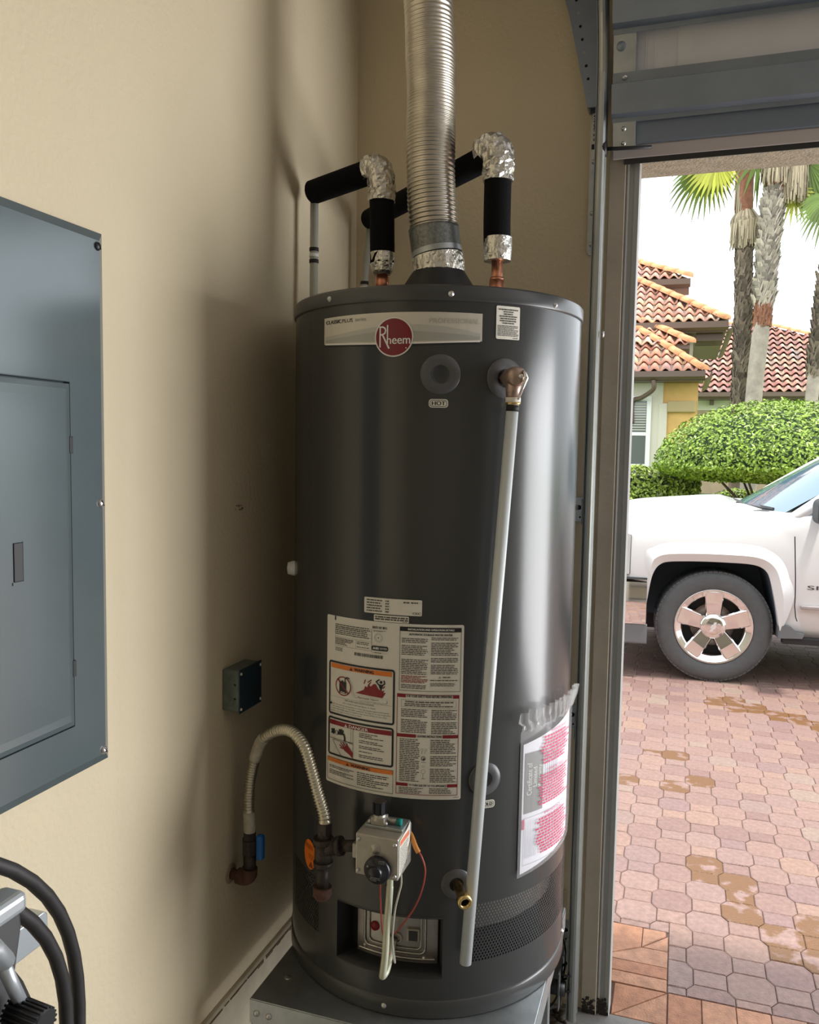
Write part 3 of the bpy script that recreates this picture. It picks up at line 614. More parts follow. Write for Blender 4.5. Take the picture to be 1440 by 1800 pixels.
# nameplate
np_ = Flat(); top = [(-0.1688+0.3558*i/16, 1.9385+0.0012*sin(pi*i/16)) for i in range(17)]; bot = [(0.187-0.3558*i/16, 1.884-0.0065*sin(pi*i/16)) for i in range(17)]
plate = np_.poly(top+bot).build('nameplate', M['plate'], wh, onS(0.0012), label='silver nameplate with round red badge')
def wave(f0, f1, m, off, nm, x0=-0.165, x1=0.183):
    P = [(x0+(x1-x0)*i/20, f0(i/20)) for i in range(21)]+[(x1-(x1-x0)*i/20, f1(1-i/20)) for i in range(21)]
    Flat().poly(P).build(nm, m, plate, onS(off))
wave(lambda u: 1.887-0.005*sin(pi*u), lambda u: 1.893+0.009*sin(pi*u*1.0)**2*(1-u)+0.010*u*sin(pi*u), M['wave1'], 0.0016, 'lower_wave')
wave(lambda u: 1.893+0.009*sin(pi*u)**2*(1-u)+0.010*u*sin(pi*u), lambda u: 1.899+0.016*sin(pi*(u**1.3)), M['wave2'], 0.0017, 'upper_wave')
wave(lambda u: 1.8825-0.0062*sin(pi*u), lambda u: 1.8855-0.0062*sin(pi*u), M['white'], 0.0018, 'lower_border')
wave(lambda u: 1.8795-0.0062*sin(pi*u), lambda u: 1.8815-0.0062*sin(pi*u), M['ink'], 0.0010, 'shadow_line', -0.1688, 0.187)
nt = Flat().text('CLASSIC', -0.1625, 1.925, -0.1165, 1.9325, bold=0.0009).text('PLUS', -0.1135, 1.925, -0.086, 1.9325)
nt.build('lettering', M['ink'], plate, onS(0.0020))
Flat().text('series', -0.080, 1.9255, -0.0535, 1.9325).build('series_lettering', M['inkg'], plate, onS(0.0020))
Flat().text('PROFESSIONAL', 0.080, 1.9175, 0.181, 1.927, bold=0.0006).build('pale_lettering', mat('pale_silver_ink', (0.50, 0.48, 0.42), 0.4, 0.2), plate, onS(0.0020))
LC, LZ = 0.0085, 1.8905
Flat().poly(circ(LC, LZ, 0.0405, 0.0395, 40)).build('badge_rim', M['white'], plate, onS(0.0026), 0.01)
Flat().poly(circ(LC, LZ, 0.0378, 0.0368, 40)).build('badge', M['logored'], plate, onS(0.0032), 0.01)
lg = Flat()
lg.text('heem', -0.0055, 1.8765, 0.0425, 1.8935, bold=0.0007)
lg.rect(-0.0055, 1.889, -0.0028, 1.9145)                                   # tall stem of the h
lg.rect(-0.0215, 1.8700, -0.0185, 1.9110)                                  # stem of R
lg.line([(-0.0215+0.0095*0, 1.9105), (-0.0140, 1.9105), (-0.0095, 1.9080), (-0.0082, 1.9035), (-0.0095, 1.8985), (-0.0145, 1.8955), (-0.0185, 1.8952)], 0.0030)
lg.line([(-0.0150, 1.8955), (-0.0085, 1.8830), (-0.001, 1.8685)], 0.0033)
lg.poly(circ(0.0345, 1.8685, 0.0013, None, 8))
lg.build('badge_lettering', M['white'], plate, onS(0.0037))
# relief valve sticker
def sticker(name, a, b, c, d, r=0.003, label=None, off=0.0012, m='paper'):
    return Flat().poly(rrect(a, b, c, d, r)).build(name, M[m], wh, onS(off), 0.02, label=label)
tp = sticker('relief_valve_sticker', 0.2164, 1.891, 0.2706, 1.957, label='small white printed sticker near the relief valve')
f = Flat()
for i, (wd, zz) in enumerate(((0.044, 1.950), (0.022, 1.9455), (0.020, 1.941), (0.040, 1.9365), (0.036, 1.932), (0.038, 1.9275), (0.026, 1.923))):
    f.lines(0.2435-wd/2, zz-0.0013, 0.2435+wd/2, zz+0.0013, 1, 0.95, i+3, 0)
f.lines(0.2195, 1.897, 0.268, 1.919, 8, 0.5, 5); f.lines(0.255, 1.8925, 0.267, 1.895, 1, .6, 2)
f.build('print', M['txtg'], tp, onS(0.0018))
# HOT / COLD pills and plastic rings
def pill(word, c, z, w_=0.0195, h=0.0085):
    p = sticker(word.lower()+'_tag', c-w_, z-h, c+w_, z+h, 0.006, label='small oval white %s tag' % word)
    g = Flat().frame(c-w_+0.0022, z-h+0.0020, c+w_-0.0022, z+h-0.0020, 0.0011, 0.0045); g.text(word, c-w_*0.68, z-0.0038, c+w_*0.68, z+0.0040, bold=0.0009)
    g.build('print', M['ink'], p, onS(0.0018))
pill('HOT', 0.1012, 1.759); pill('COLD', 0.2205, 0.9235)
def ringat(d, z, r, plug=True, pr=0.42):
    m4 = look(cyd(d, z, TR-0.002), cyd(d, 0, 1)-cyd(d, 0, 0))
    g = MB().lathe([(r*pr, 0.0035), (r*0.55, 0.0045), (r*0.95, 0.0045), (r, 0.001)], 40, m4).build('fitting_ring', M['ring'], wh)
    MB().lathe([(0.0001, 0.002), (r*pr*0.8, 0.002), (r*pr, 0.004), (r*pr+0.001, 0.0045)], 28, m4).build('ring_plug', M['ringd'] if plug else M['dark'], g)
ringat(17.7, 1.817, 0.0405); ringat(40.8, 1.813, 0.041, False); ringat(36.8, 0.978, 0.036); ringat(27.0, 0.755, 0.033, False)

# relief valve + discharge pipe
rv = MB(); P0 = cyd(40.8, 1.813, TR-0.01); D = (cyd(40.8, 0, 1)-cyd(40.8, 0, 0)).normalized(); Rt = Vector((cos(RAD(40.8)), sin(RAD(40.8)), 0))
rv.lathe([(0.014, 0.0), (0.014, 0.022), (0.0175, 0.023), (0.0175, 0.034), (0.015, 0.036)], 6, look(P0, D), smooth=False)
rv.lathe([(0.0145, 0.030), (0.0175, 0.034), (0.020, 0.042), (0.0205, 0.056), (0.0185, 0.064), (0.012, 0.070), (0.0001, 0.071)], 24, look(P0, D))
rv.tube([P0+D*0.045+Vector((0, 0, -0.005)), P0+D*0.045+Vector((0, 0, -0.042))], [0.0165, 0.0145], 16)
rvo = rv.build('relief_valve', M['bronze'], wh, label='bronze relief valve with chrome test lever')
MB().tube([P0+D*0.045+Vector((0, 0, -0.0405)), P0+D*0.045+Vector((0, 0, -0.050))], 0.0155, 16).build('outlet_collar', M['paper'], rvo)
MB().tube([P0+D*0.045+Vector((0, 0, -0.050)), P0+D*0.045+Vector((0, 0, -0.0545))], 0.0150, 16).build('brass_ring', M['brass'], rvo)
lv = MB().tube([P0+D*0.074+Rt*0.006+Vector((0, 0, 0.012)), P0+D*0.078+Rt*0.010+Vector((0, 0, -0.004)), P0+D*0.068-Rt*0.002+Vector((0, 0, -0.046))], [0.0035, 0.0045, 0.0025], 8, flat=1.6)
lv.lathe([(0.0001, 0.008), (0.004, 0.008), (0.0045, 0)], 10, look(P0+D*0.070, D)); lv.build('test_lever', M['chrome'], rvo)
pt = P0+D*0.045+Vector((0, 0, -0.052)); pb = cyd(29.6, 0.598, 0.366)
MB().tube([pt, pb], 0.0124, 24).build('discharge_pipe', M['pvc'], wh, label='long white plastic discharge pipe leaning down the heater front')
dd = (pb-pt).normalized(); MB().tube([pt+dd*0.004, pt+dd*0.016], 0.0129, 24).build('black_band', M['blk'], wh)
# drain valve
dv = MB(); P1 = cyd(27.0, 0.755, TR-0.01); D1 = (cyd(27.0, 0, 1)-cyd(27.0, 0, 0)).normalized(); D1 = (D1+Vector((0.1, 0, -0.12))).normalized()
dv.lathe([(0.010, 0), (0.010, 0.045), (0.0115, 0.046), (0.0115, 0.055)], 16, look(P1, D1))
dv.lathe([(0.0135, 0.055), (0.0155, 0.057), (0.0155, 0.066), (0.0145, 0.072), (0.010, 0.073), (0.0085, 0.066)], 20, look(P1, D1))
dvo = dv.build('drain_valve', M['brass'], wh, label='brass drain valve at the lower front')
MB().lathe([(0.0085, 0.066), (0.0085, 0.050)], 6, look(P1, D1), smooth=False).build('hex_socket', M['dark'], dvo)
# orange oval sticker
og = Flat().poly(circ(-0.2120, 0.745, 0.026, 0.0345, 32)).build('orange_sticker', M['orange'], wh, onS(0.0012), 0.01, label='orange oval sticker behind the gas drip leg')
Flat().lines(-0.232, 0.757, -0.195, 0.769, 3, .35, 4).lines(-0.215, 0.735, -0.19, 0.748, 4, .3, 8).poly([(-0.216, 0.716), (-0.205, 0.731), (-0.194, 0.716)]).build('print', mat('dark_orange_ink', (0.25, 0.04, 0.01), 0.5), og, onS(0.0018), 0.01)
# white plug on the far left side
MB().lathe([(0.0001, 0.020), (0.014, 0.018), (0.018, 0.004), (0.018, 0)], 20, look(cyd(-63, 1.378, TR-0.002), cyd(-63, 0, 1)-cyd(-63, 0, 0))).build('side_plug', M['white'], wh, label='white plastic plug on the left flank')

# ---- model label
md_ = sticker('model_label', -0.0494, 1.3255, 0.0759, 1.3585, 0.0025, label='white model data sticker')
f = Flat()
for i in range(5):
    z = 1.3535-i*0.0056; f.lines(-0.0435, z-0.0018, -0.0085-(i % 2)*0.004, z+0.0012, 1, 0.8, 20+i, 0); f.lines(-0.0012, z-0.0018, 0.0065, z+0.0012, 1, 0.8, 40+i, 0)
f.lines(0.0371, 1.3508, 0.0500, 1.3542, 1, .8, 3, 0).lines(0.0530, 1.3508, 0.0688, 1.3542, 1, .8, 4, 0); f.text('CEC', 0.0565, 1.3285, 0.0729, 1.3328, bold=0.0006)
f.build('print', M['txtg'], md_, onS(0.0018))
sb = sticker('compliance_label', -0.0265, 1.3095, 0.0494, 1.3235, 0.002, off=0.0016, label='narrow white sticker overlapping the instruction sheet')
Flat().lines(-0.0235, 1.3125, 0.0476, 1.3215, 2, .6, 9, 0).lines(0.036, 1.3105, 0.0465, 1.3120, 1, .6, 10, 0).build('print', M['txtg'], sb, onS(0.0021))
# ---- instruction sheet
sh = sticker('instruction_sheet', -0.1500, 0.9395, 0.1632, 1.3085, 0.004, label='large white sheet of safety labels in orange, red and black')
on1, on2, on3 = onS(0.0019), onS(0.0024), onS(0.0029)
P = lambda f, n, m, o=on1: f.build(n, M[m], sh, o)
k = Flat(); g = Flat(); rd = Flat(); og2 = Flat(); tx = Flat(); wt = Flat(); bk2 = Flat()
k.rect(-0.1259, 1.2995, -0.1230, 1.3085)
# spec block
tx.lines(-0.1247, 1.2690, -0.0345, 1.2930, 6, .45, 11, .35); g.frame(-0.1247, 1.2450, -0.0308, 1.2915, 0.0006)
for z in (1.2850, 1.2780, 1.2715, 1.2640): g.rect(-0.1247, z, -0.0308, z+0.0005)
g.rect(-0.0690, 1.2450, -0.0685, 1.2640); g.rect(-0.0310, 1.2420, -0.0304, 1.2915); g.rect(-0.0304, 1.2420, 0.0050, 1.2425)
tx.lines(-0.1240, 1.2475, -0.0730, 1.2625, 5, .5, 12, .5).lines(-0.0665, 1.2480, -0.0360, 1.2620, 4, .4, 13, .3, gaps=(2,))
def barcode(a, b, c, d, seed):
    r = random.Random(seed); x = a
    while x < c: w_ = r.choice((0.0006, 0.0010, 0.0016)); k.rect(x, b, min(x+w_, c), d); x += w_+r.choice((0.0005, 0.0009, 0.0014))
barcode(-0.0290, 1.2935, 0.0040, 1.2985, 5); barcode(-0.0712, 1.2310, -0.0047, 1.2375, 6)
g.ringp(-0.0155, 1.2745, 0.0085, 0.0092, 20); tx.poly(circ(-0.0155, 1.2745, 0.0014, None, 8)); g.ringp(-0.0155, 1.2745, 0.0060, 0.0064, 20)
tx.lines(-0.0270, 1.2870, 0.0010, 1.2905, 2, .4, 14); tx.lines(-0.1240, 1.2335, -0.1030, 1.2420, 3, .4, 17)
k.poly(rrect(-0.0305, 1.2475, 0.0065, 1.2575, 0.0035)); wt.text('AHRI', -0.0275, 1.2500, -0.0150, 1.2550, bold=0.0006).text('CERTIFIED', -0.0130, 1.2505, 0.0045, 1.2545)
tx.lines(-0.0240, 1.2415, -0.0020, 1.2440, 1, .5, 15)
# warning / danger boxes
def sbox(a, b, c, d): bk2.frame(a, b, c, d, 0.0042, 0.0065)

def wtri(F, cx, cz, h): F.poly([(cx-h*0.62, cz-h/2), (cx+h*0.62, cz-h/2), (cx, cz+h/2)])
def wtext(F, word, a, b, c, d, ho, hole, m=0): wtri(F, a-0.008, (b+d)/2, (d-b)*1.05); F.text(word, a, b, c, d, bold=0.0009); hole.rect(a-0.0084, b+0.002, a-0.0076, d-0.002)
wtext(k, 'WARNING', -0.0720, 1.1968, -0.0255, 1.2032, 0, og2)
rd.ringp(-0.1010, 1.1590, 0.0190, 0.0215, 32, 0.98)
k.rect(-0.1110, 1.1440, -0.0925, 1.1660); k.rect(-0.1095, 1.1660, -0.0925, 1.1690); k.poly(circ(-0.1030, 1.1700, 0.0018, None, 8))
k.line([(-0.0955, 1.1680), (-0.0955, 1.1770), (-0.0900, 1.1800), (-0.0840, 1.1780)], 0.0022)
wt.rect(-0.1080, 1.1455, -0.0955, 1.1467)
g.line([(-0.0850, 1.1770), (-0.0780, 1.1700), (-0.0740, 1.1500), (-0.0680, 1.1440)], 0.0008).line([(-0.0900, 1.1740), (-0.0800, 1.1650), (-0.0770, 1.1460), (-0.0690, 1.1400), (-0.020, 1.1370)], 0.0008)
rd2 = Flat(); rd2.line([(-0.1150, 1.1725), (-0.0865, 1.1445)], 0.0030)
rd.poly([(-0.0680, 1.1505), (-0.0480, 1.1600), (-0.0440, 1.1690), (-0.0400, 1.1660), (-0.0370, 1.1745), (-0.0320, 1.1690), (-0.0250, 1.1755), (-0.0200, 1.1760), (-0.0160, 1.1690), (-0.0120, 1.1640), (-0.0060, 1.1680), (-0.0070, 1.1620), (0.0000, 1.1650), (-0.0030, 1.1590), (0.0025, 1.1600), (-0.0050, 1.1480), (-0.0300, 1.1490)])
for a, b in (((-0.0470, 1.1740), (-0.0445, 1.1820)), ((-0.0385, 1.1775), (-0.0300, 1.1835)), ((-0.0035, 1.1690), (0.0000, 1.1730)), ((-0.0360, 1.1730), (-0.0320, 1.1780))): rd.line([a, b], 0.0022)
k.poly(circ(-0.0080, 1.1815, 0.0032, None, 14)); k.poly([(-0.0140, 1.1765), (-0.0030, 1.1765), (-0.0050, 1.1690), (-0.0090, 1.1640), (-0.0120, 1.1700)])
k.line([(-0.0135, 1.1760), (-0.0190, 1.1815), (-0.0120, 1.1865)], 0.0026).line([(-0.0040, 1.1755), (0.0000, 1.1790), (-0.0015, 1.1850)], 0.0026)
for i in range(8): g.ringp(-0.0540+i*0.0080, 1.1385+(i % 2)*0.001, 0.0034, 0.0040, 14)
wt2 = Flat(); wt2.rect(-0.0640, 1.1375, 0.0050, 1.1455)
tx2 = Flat(); tx2.text('Flammable Vapors', -0.0620, 1.1395, -0.0130, 1.1440)
g.rect(-0.1380, 1.1325, -0.085, 1.1330).rect(-0.0900, 1.1330, 0.0175, 1.1335) if True else None
tx.text('FIRE AND EXPLOSION HAZARD', -0.0960, 1.1275, -0.0230, 1.1310); tx.text('Can result in serious injury or death.', -0.1010, 1.1205, -0.0190, 1.1245)
wtri(k, -0.1350, 1.1175, 0.0060)
tx.text('Do not store or use gasoline or other flammable vapors and liquids', -0.1300, 1.1145, 0.0100, 1.1180)
tx.text('in the vicinity of this or any other appliance. Storage of or use of gasoline', -0.1360, 1.1095, 0.0140, 1.1130)
tx.text('or other flammable vapors or liquids in the vicinity of this or any other', -0.1360, 1.1045, 0.0060, 1.1080)
tx.text('appliance can result in serious injury or death.', -0.1360, 1.0995, -0.0520, 1.1030)
rd.rect(-0.1385, 1.0700, 0.0165, 1.0800)
wtri(wt, -0.0915, 1.0748, 0.0068); wt.text('DANGER', -0.0835, 1.0716, -0.0365, 1.0782, bold=0.0006); rd2.rect(-0.0919, 1.0730, -0.0911, 1.0762)
k.line([(-0.1370, 1.0400), (-0.0740, 1.0400)], 0.0010).line([(-0.0730, 1.0060), (-0.0730, 1.0700)], 0.0008).line([(-0.0785, 1.0420), (-0.0785, 1.0700)], 0.0006)
k.line([(-0.1050, 1.0060), (-0.1290, 1.0350), (-0.1270, 1.0370), (-0.0980, 1.0370)], 0.0008).line([(-0.0880, 1.0400), (-0.0740, 1.0370)], 0.0010)
for c in ((-0.1310, 1.0580), (-0.1310, 1.0525), (-0.1260, 1.0590), (-0.1250, 1.0540), (-0.1280, 1.0555), (-0.1265, 1.0515)): k.poly(circ(c[0], c[1], 0.0028, None, 10))
k.ringp(-0.1165, 1.0545, 0.0042, 0.0052, 16); k.poly([(-0.1150, 1.0580), (-0.1000, 1.0585), (-0.0985, 1.0520), (-0.1150, 1.0505)])
for c in ((-0.1090, 1.0610), (-0.1045, 1.0620), (-0.1000, 1.0605), (-0.1065, 1.0590)): k.poly(circ(c[0], c[1], 0.0026, None, 10))
k.line([(-0.1020, 1.0550), (-0.0970, 1.0540), (-0.0950, 1.0470), (-0.0950, 1.0420)], 0.0040)
g.poly([(-0.0990, 1.0410), (-0.0920, 1.0410), (-0.0900, 1.0310), (-0.0990, 1.0300)])
hn = Flat(); hn.poly([(-0.0740, 1.0070), (-0.0735, 1.0190), (-0.0860, 1.0320), (-0.0900, 1.0330), (-0.0950, 1.0270), (-0.0990, 1.0230), (-0.0950, 1.0190), (-0.0820, 1.0130)])
for a in ((-0.0955, 1.0265, -0.1060, 1.0345), (-0.0970, 1.0245, -0.1090, 1.0290), (-0.0970, 1.0225, -0.1075, 1.0235), (-0.0930, 1.0290, -0.1000, 1.0370), (-0.0880, 1.0330, -0.0890, 1.0360)): hn.line([a[:2], a[2:]], 0.0020)
tx.lines(-0.0580, 1.0120, 0.0015, 1.0670, 14, .42, 30, .5, gaps=(3, 6, 9, 11))
k.frame(-0.1453, 0.9460, 0.0212, 0.9965, 0.0008); 
wtext(k, 'WARNING', -0.0790, 0.9880, -0.0310, 0.9942, 0, og2)
tx.lines(-0.1385, 0.9590, -0.0700, 0.9800, 6, .45, 31, .3, gaps=(2,)).lines(-0.0620, 0.9510, 0.0140, 0.9810, 7, .45, 32, .5)
# right column
k.rect(0.0310, 1.2935, 0.1578, 1.3025); wt.text('INSTALLATION AND OPERATION DETAILS', 0.0480, 1.2960, 0.1425, 1.3000, bold=0.0004); k.frame(0.0310, 1.1690, 0.1578, 1.3025, 0.0008)
k.text('AUTOMATIC STORAGE WATER HEATER', 0.0500, 1.2855, 0.1390, 1.2895, bold=0.0006)
tx.lines(0.0350, 1.2030, 0.0905, 1.2800, 21, .45, 33, .3, gaps=(3, 10, 11)).lines(0.0960, 1.2050, 0.1530, 1.2830, 22, .45, 34, .3, gaps=(2, 11, 15))
rd.lines(0.0350, 1.1855, 0.0900, 1.2015, 5, .5, 35, .3); tx.lines(0.0350, 1.1730, 0.0880, 1.1830, 3, .45, 36, .4)
wtri(g, 0.1150, 1.1995, 0.0050); tx.lines(0.1210, 1.1975, 0.1360, 1.2010, 1, .6, 37, 0).lines(0.0955, 1.1910, 0.1510, 1.1945, 1, .5, 38, 0).lines(0.0955, 1.1800, 0.1480, 1.1880, 3, .45, 39, .2)
rd.frame(0.0270, 0.9485, 0.1560, 1.1620, 0.0011)
def rhead(z0, z1, t, ga, gb):
    rd.rect(0.0270, z0, ga, z1); rd.rect(gb, z0, 0.1560, z1); k.text(t, ga+0.0020, z0+0.0012, gb-0.0020, z1-0.0010, bold=0.0004)
rhead(1.1545, 1.1620, 'FOR YOUR SAFETY READ BEFORE OPERATING', 0.0455, 0.1430)
g.frame(0.0360, 1.1345, 0.1500, 1.1500, 0.0006); k.text('WARNING:', 0.0440, 1.1448, 0.0640, 1.1478, bold=0.0004); tx.lines(0.0660, 1.1440, 0.1440, 1.1482, 1, .55, 41, 0).lines(0.0430, 1.1360, 0.1440, 1.1435, 2, .5, 42, .4)
tx.lines(0.0360, 1.0800, 0.0910, 1.1315, 14, .45, 43, .3, gaps=(5,)).lines(0.0990, 1.0790, 0.1530, 1.1315, 14, .45, 44, .3, gaps=(6,))
rhead(1.0705, 1.0775, 'LIGHTING INSTRUCTIONS', 0.0680, 0.1230)
tx.lines(0.0340, 0.9760, 0.0765, 1.0680, 24, .45, 45, .3, gaps=()).lines(0.0980, 0.9760, 0.1530, 1.0680, 24, .45, 46, .3, gaps=(8, 15))
g.ringp(0.0810, 1.0450, 0.0022, 0.0028, 12); g.ringp(0.0890, 1.0455, 0.0022, 0.0028, 12); g.line([(0.0810, 1.0420), (0.0810, 1.0370)], 0.0008); g.line([(0.0885, 1.0425), (0.0860, 1.0370)], 0.0008)
tx.ringp(0.0840, 1.0270, 0.0035, 0.0048, 14); tx.poly(circ(0.0850, 1.0255, 0.0024, None, 8)); tx.lines(0.0800, 1.0180, 0.0900, 1.0200, 1, .5, 4, 0)
g.ringp(0.0840, 1.0100, 0.0020, 0.0026, 10); g.ringp(0.0840, 0.9990, 0.0040, 0.0047, 14); g.line([(0.0840, 0.9940), (0.0840, 0.9860)], 0.0010); tx.lines(0.0810, 0.9830, 0.0880, 0.9850, 1, .5, 6, 0)
rhead(0.9660, 0.9725, 'TO TURN GAS OFF TO THE APPLIANCE', 0.0525, 0.1340)
tx.lines(0.0335, 0.9505, 0.0900, 0.9645, 4, .45, 47, .3).lines(0.0970, 0.9515, 0.1450, 0.9645, 4, .45, 48, .3)
tx.lines(0.1480, 0.9435, 0.1590, 0.9455, 1, .5, 49, 0)
P(Flat().frame(-0.1425, 1.0925, 0.0222, 1.2105, 0.0042, 0.0065), 'black_frame', 'ink'); P(Flat().frame(-0.1435, 1.0020, 0.0212, 1.0870, 0.0042, 0.0065), 'black_frame', 'ink')
P(Flat().rect(-0.1360, 1.1950, 0.0155, 1.2050), 'orange_bar', 'lor'); P(Flat().rect(-0.1445, 0.9865, 0.0204, 0.9957), 'orange_bar', 'lor'); P(og2, 'orange_mark', 'lor', on3)
for f_, n_, m_, o_ in ((rd, 'red_print', 'lred', on1), (g, 'rule_lines', 'inkg', on1), (tx, 'small_print', 'txtg', on1), (k, 'black_print', 'ink', on2)): f_.build(n_, M[m_], sh, o_, kind='stuff')
wt.build('white_lettering', M['white'], sh, on3, kind='stuff'); P(wt2, 'vapour_cloud', 'paper', on2); P(tx2, 'vapour_lettering', 'ink', on3); P(rd2, 'prohibition_bar', 'lred', on3); P(hn, 'scalded_hand', 'lred', on2)

# ---- gas control valve
gv = MB().box(0.392, -0.930, 0.820, 0.482, -0.845, 0.905)
gvo = gv.build('gas_control_valve', M['castal'], wh, bevel=0.003, label='cast gas control valve with round black temperature dial')
MB().box(0.400, -0.900, 0.905, 0.480, -0.850, 0.911).build('valve_deck', M['galv'], gvo, bevel=0.001)
MB().box(0.420, -0.850, 0.835, 0.460, -0.815, 0.885).build('valve_shank', M['castal'], gvo)
MB().box(0.375, -0.905, 0.838, 0.392, -0.862, 0.868).build('inlet_boss', M['castal'], gvo, bevel=0.002)
for x, z in ((0.398, 0.893), (0.475, 0.893), (0.398, 0.829), (0.475, 0.829)):
    MB().lathe([(0.0001, 0.0035), (0.0025, 0.0035), (0.0042, 0.002), (0.0045, 0)], 10, look((x, -0.930, z), (0, -1, 0))).build('screw', M['screw'], gvo)
MB().lathe([(0.0001, 0.004), (0.006, 0.004), (0.0065, 0.002), (0.010, 0.002), (0.011, 0)], 18, look((0.434, -0.930, 0.878), (0, -1, 0))).build('adjuster', M['castal'], gvo)
kn = MB().lathe([(0.0001, 0.022), (0.0125, 0.022), (0.0135, 0.020), (0.0142, 0.013), (0.0250, 0.011), (0.0272, 0.008), (0.0272, 0.0)], 40, look((0.441, -0.931, 0.839), (0, -1, 0))).build('temperature_dial', M['knob'], gvo, label='round black dial')
kp = Flat(); kp.lines(0.428, 0.822, 0.452, 0.834, 4, .35, 3, .3).lines(0.446, 0.856, 0.459, 0.864, 3, .35, 5, .2); kp.poly([(0.4205, 0.846), (0.4235, 0.851), (0.4265, 0.846)])
kp.build('dial_print', M['inkg'], kn, lambda x, z: (x, -0.9436 if (x-0.441)**2+(z-0.839)**2 > 0.0145**2 else -0.9535, z), 0)
va = MB().box(0.412, -0.898, 0.911, 0.440, -0.872, 0.926).tube([(0.426, -0.885, 0.918), (0.426, -0.885, 0.932)], [0.016, 0.012], 12); va.build('selector_housing', M['castal'], gvo, bevel=0.001)
for x in (0.408, 0.442): MB().sphere((x, -0.893, 0.915), 0.0045, 10, 6).build('screw', M['screw'], gvo)
kb = MB()
for i in range(7): a = 2*pi*i/7; kb.box(-0.0045, -0.0135, 0, 0.0045, -0.004, 0.024, Matrix.Translation((0.426, -0.885, 0.931)) @ Matrix.Rotation(a, 4, 'Z'))
kb.tube([(0.426, -0.885, 0.931), (0.426, -0.885, 0.957)], [0.0115, 0.0125], 14); kb.build('selector_knob', M['knob'], gvo)
MB().tube([(0.443, -0.880, 0.917), (0.462, -0.880, 0.917)], 0.0048, 12).build('thermocouple_fitting', M['castal'], gvo)
MB().tube([(0.462, -0.880, 0.917), (0.472, -0.880, 0.917)], 0.0068, 14).build('teal_cap', M['teal'], gvo)
vl = Flat().poly([(-0.926, 0.826), (-0.905, 0.832), (-0.862, 0.850), (-0.858, 0.912), (-0.880, 0.905), (-0.926, 0.900)]).build('valve_sticker', M['paper'], gvo, lambda y, z: (0.4832, y, z), 0)
Flat().lines(-0.922, 0.832, -0.870, 0.885, 12, .5, 6, .2).build('sticker_print', M['inkg'], vl, lambda y, z: (0.4836, y, z), 0)
Flat().rect(-0.922, 0.888, -0.866, 0.898).build('sticker_red_band', mat('faded_red_ink', (0.7, 0.2, 0.1), .5), vl, lambda y, z: (0.4836, y, z), 0)
# wires and burner feed
def wire(name, pts, r, m, n=8, **k_): return MB().tube(spline(pts, 8), r, n).build(name, M[m], wh, **k_)
wire('amber_sleeve', [(0.476, -0.845, 0.882), (0.484, -0.850, 0.875), (0.496, -0.862, 0.862), (0.504, -0.866, 0.853)], 0.0052, 'amber', label='orange insulating sleeve')
wire('thermocouple_wire', [(0.502, -0.865, 0.856), (0.512, -0.868, 0.845), (0.519, -0.866, 0.815), (0.510, -0.862, 0.768), (0.487, -0.845, 0.715), (0.450, -0.820, 0.655), (0.430, -0.795, 0.622)], 0.0017, 'redwire', label='thin red wire')
wire('copper_tube', [(0.430, -0.885, 0.822), (0.431, -0.888, 0.76), (0.434, -0.880, 0.68), (0.437, -0.850, 0.615), (0.430, -0.800, 0.595)], 0.0017, 'redwire', label='thin red-brown tube')
bp_ = spline([(0.452, -0.890, 0.822), (0.453, -0.893, 0.78), (0.449, -0.896, 0.70), (0.446, -0.896, 0.64), (0.441, -0.893, 0.600), (0.438, -0.885, 0.588), (0.440, -0.868, 0.590), (0.436, -0.835, 0.605), (0.425, -0.800, 0.615)], 10)
bp_ = resample(bp_, 0.0018); MB().tube(bp_, [0.0066+(0.0009 if i % 2 and i > 20 else 0) for i in range(len(bp_))], 12).build('burner_supply_tube', M['sleeve'], wh, label='pale corrugated burner tube curling into the opening')
wire('white_wire', [(0.479, -0.900, 0.822), (0.480, -0.902, 0.800), (0.474, -0.900, 0.775), (0.466, -0.896, 0.740), (0.460, -0.892, 0.68), (0.459, -0.880, 0.63), (0.452, -0.850, 0.600), (0.430, -0.800, 0.610)], 0.0019, 'whitewire', label='thin white wire')

# ================================================================== GAS LINE
gl = thing('gas_line', (0.05, -0.75, 0.65), 'corrugated flexible gas line arching from wall stub to black iron tee', 'gas pipe')
GY = -0.880
MB().tube([(0.0, -0.745, 0.655), (0.030, -0.748, 0.655)], 0.0125, 14).tube(spline([(0.022, -0.748, 0.655), (0.040, -0.748, 0.655), (0.051, -0.748, 0.662), (0.053, -0.748, 0.680)]), 0.0185, 16).build('wall_elbow', M['rust'], gl, label='rusty elbow leaving the wall')
MB().lathe([(0.014, 0.004), (0.022, 0.002), (0.024, 0)], 14, look((0.0005, -0.745, 0.655), (1, 0, 0)), smooth=False).build('patched_plaster', M['scuff'], gl)
so1 = MB().tube([(0.053, -0.748, 0.675), (0.053, -0.748, 0.715)], 0.0150, 14).tube([(0.053, -0.748, 0.715), (0.053, -0.748, 0.750)], 0.019, 6, smooth=False).tube([(0.053, -0.748, 0.750), (0.053, -0.748, 0.768)], 0.0165, 6, smooth=False).build('shutoff_valve', M['iron'], gl)
MB().box(0.072, -0.757, 0.705, 0.090, -0.739, 0.765).build('valve_handle', M['blue'], so1, bevel=0.006, seg=3, label='blue shutoff handle')
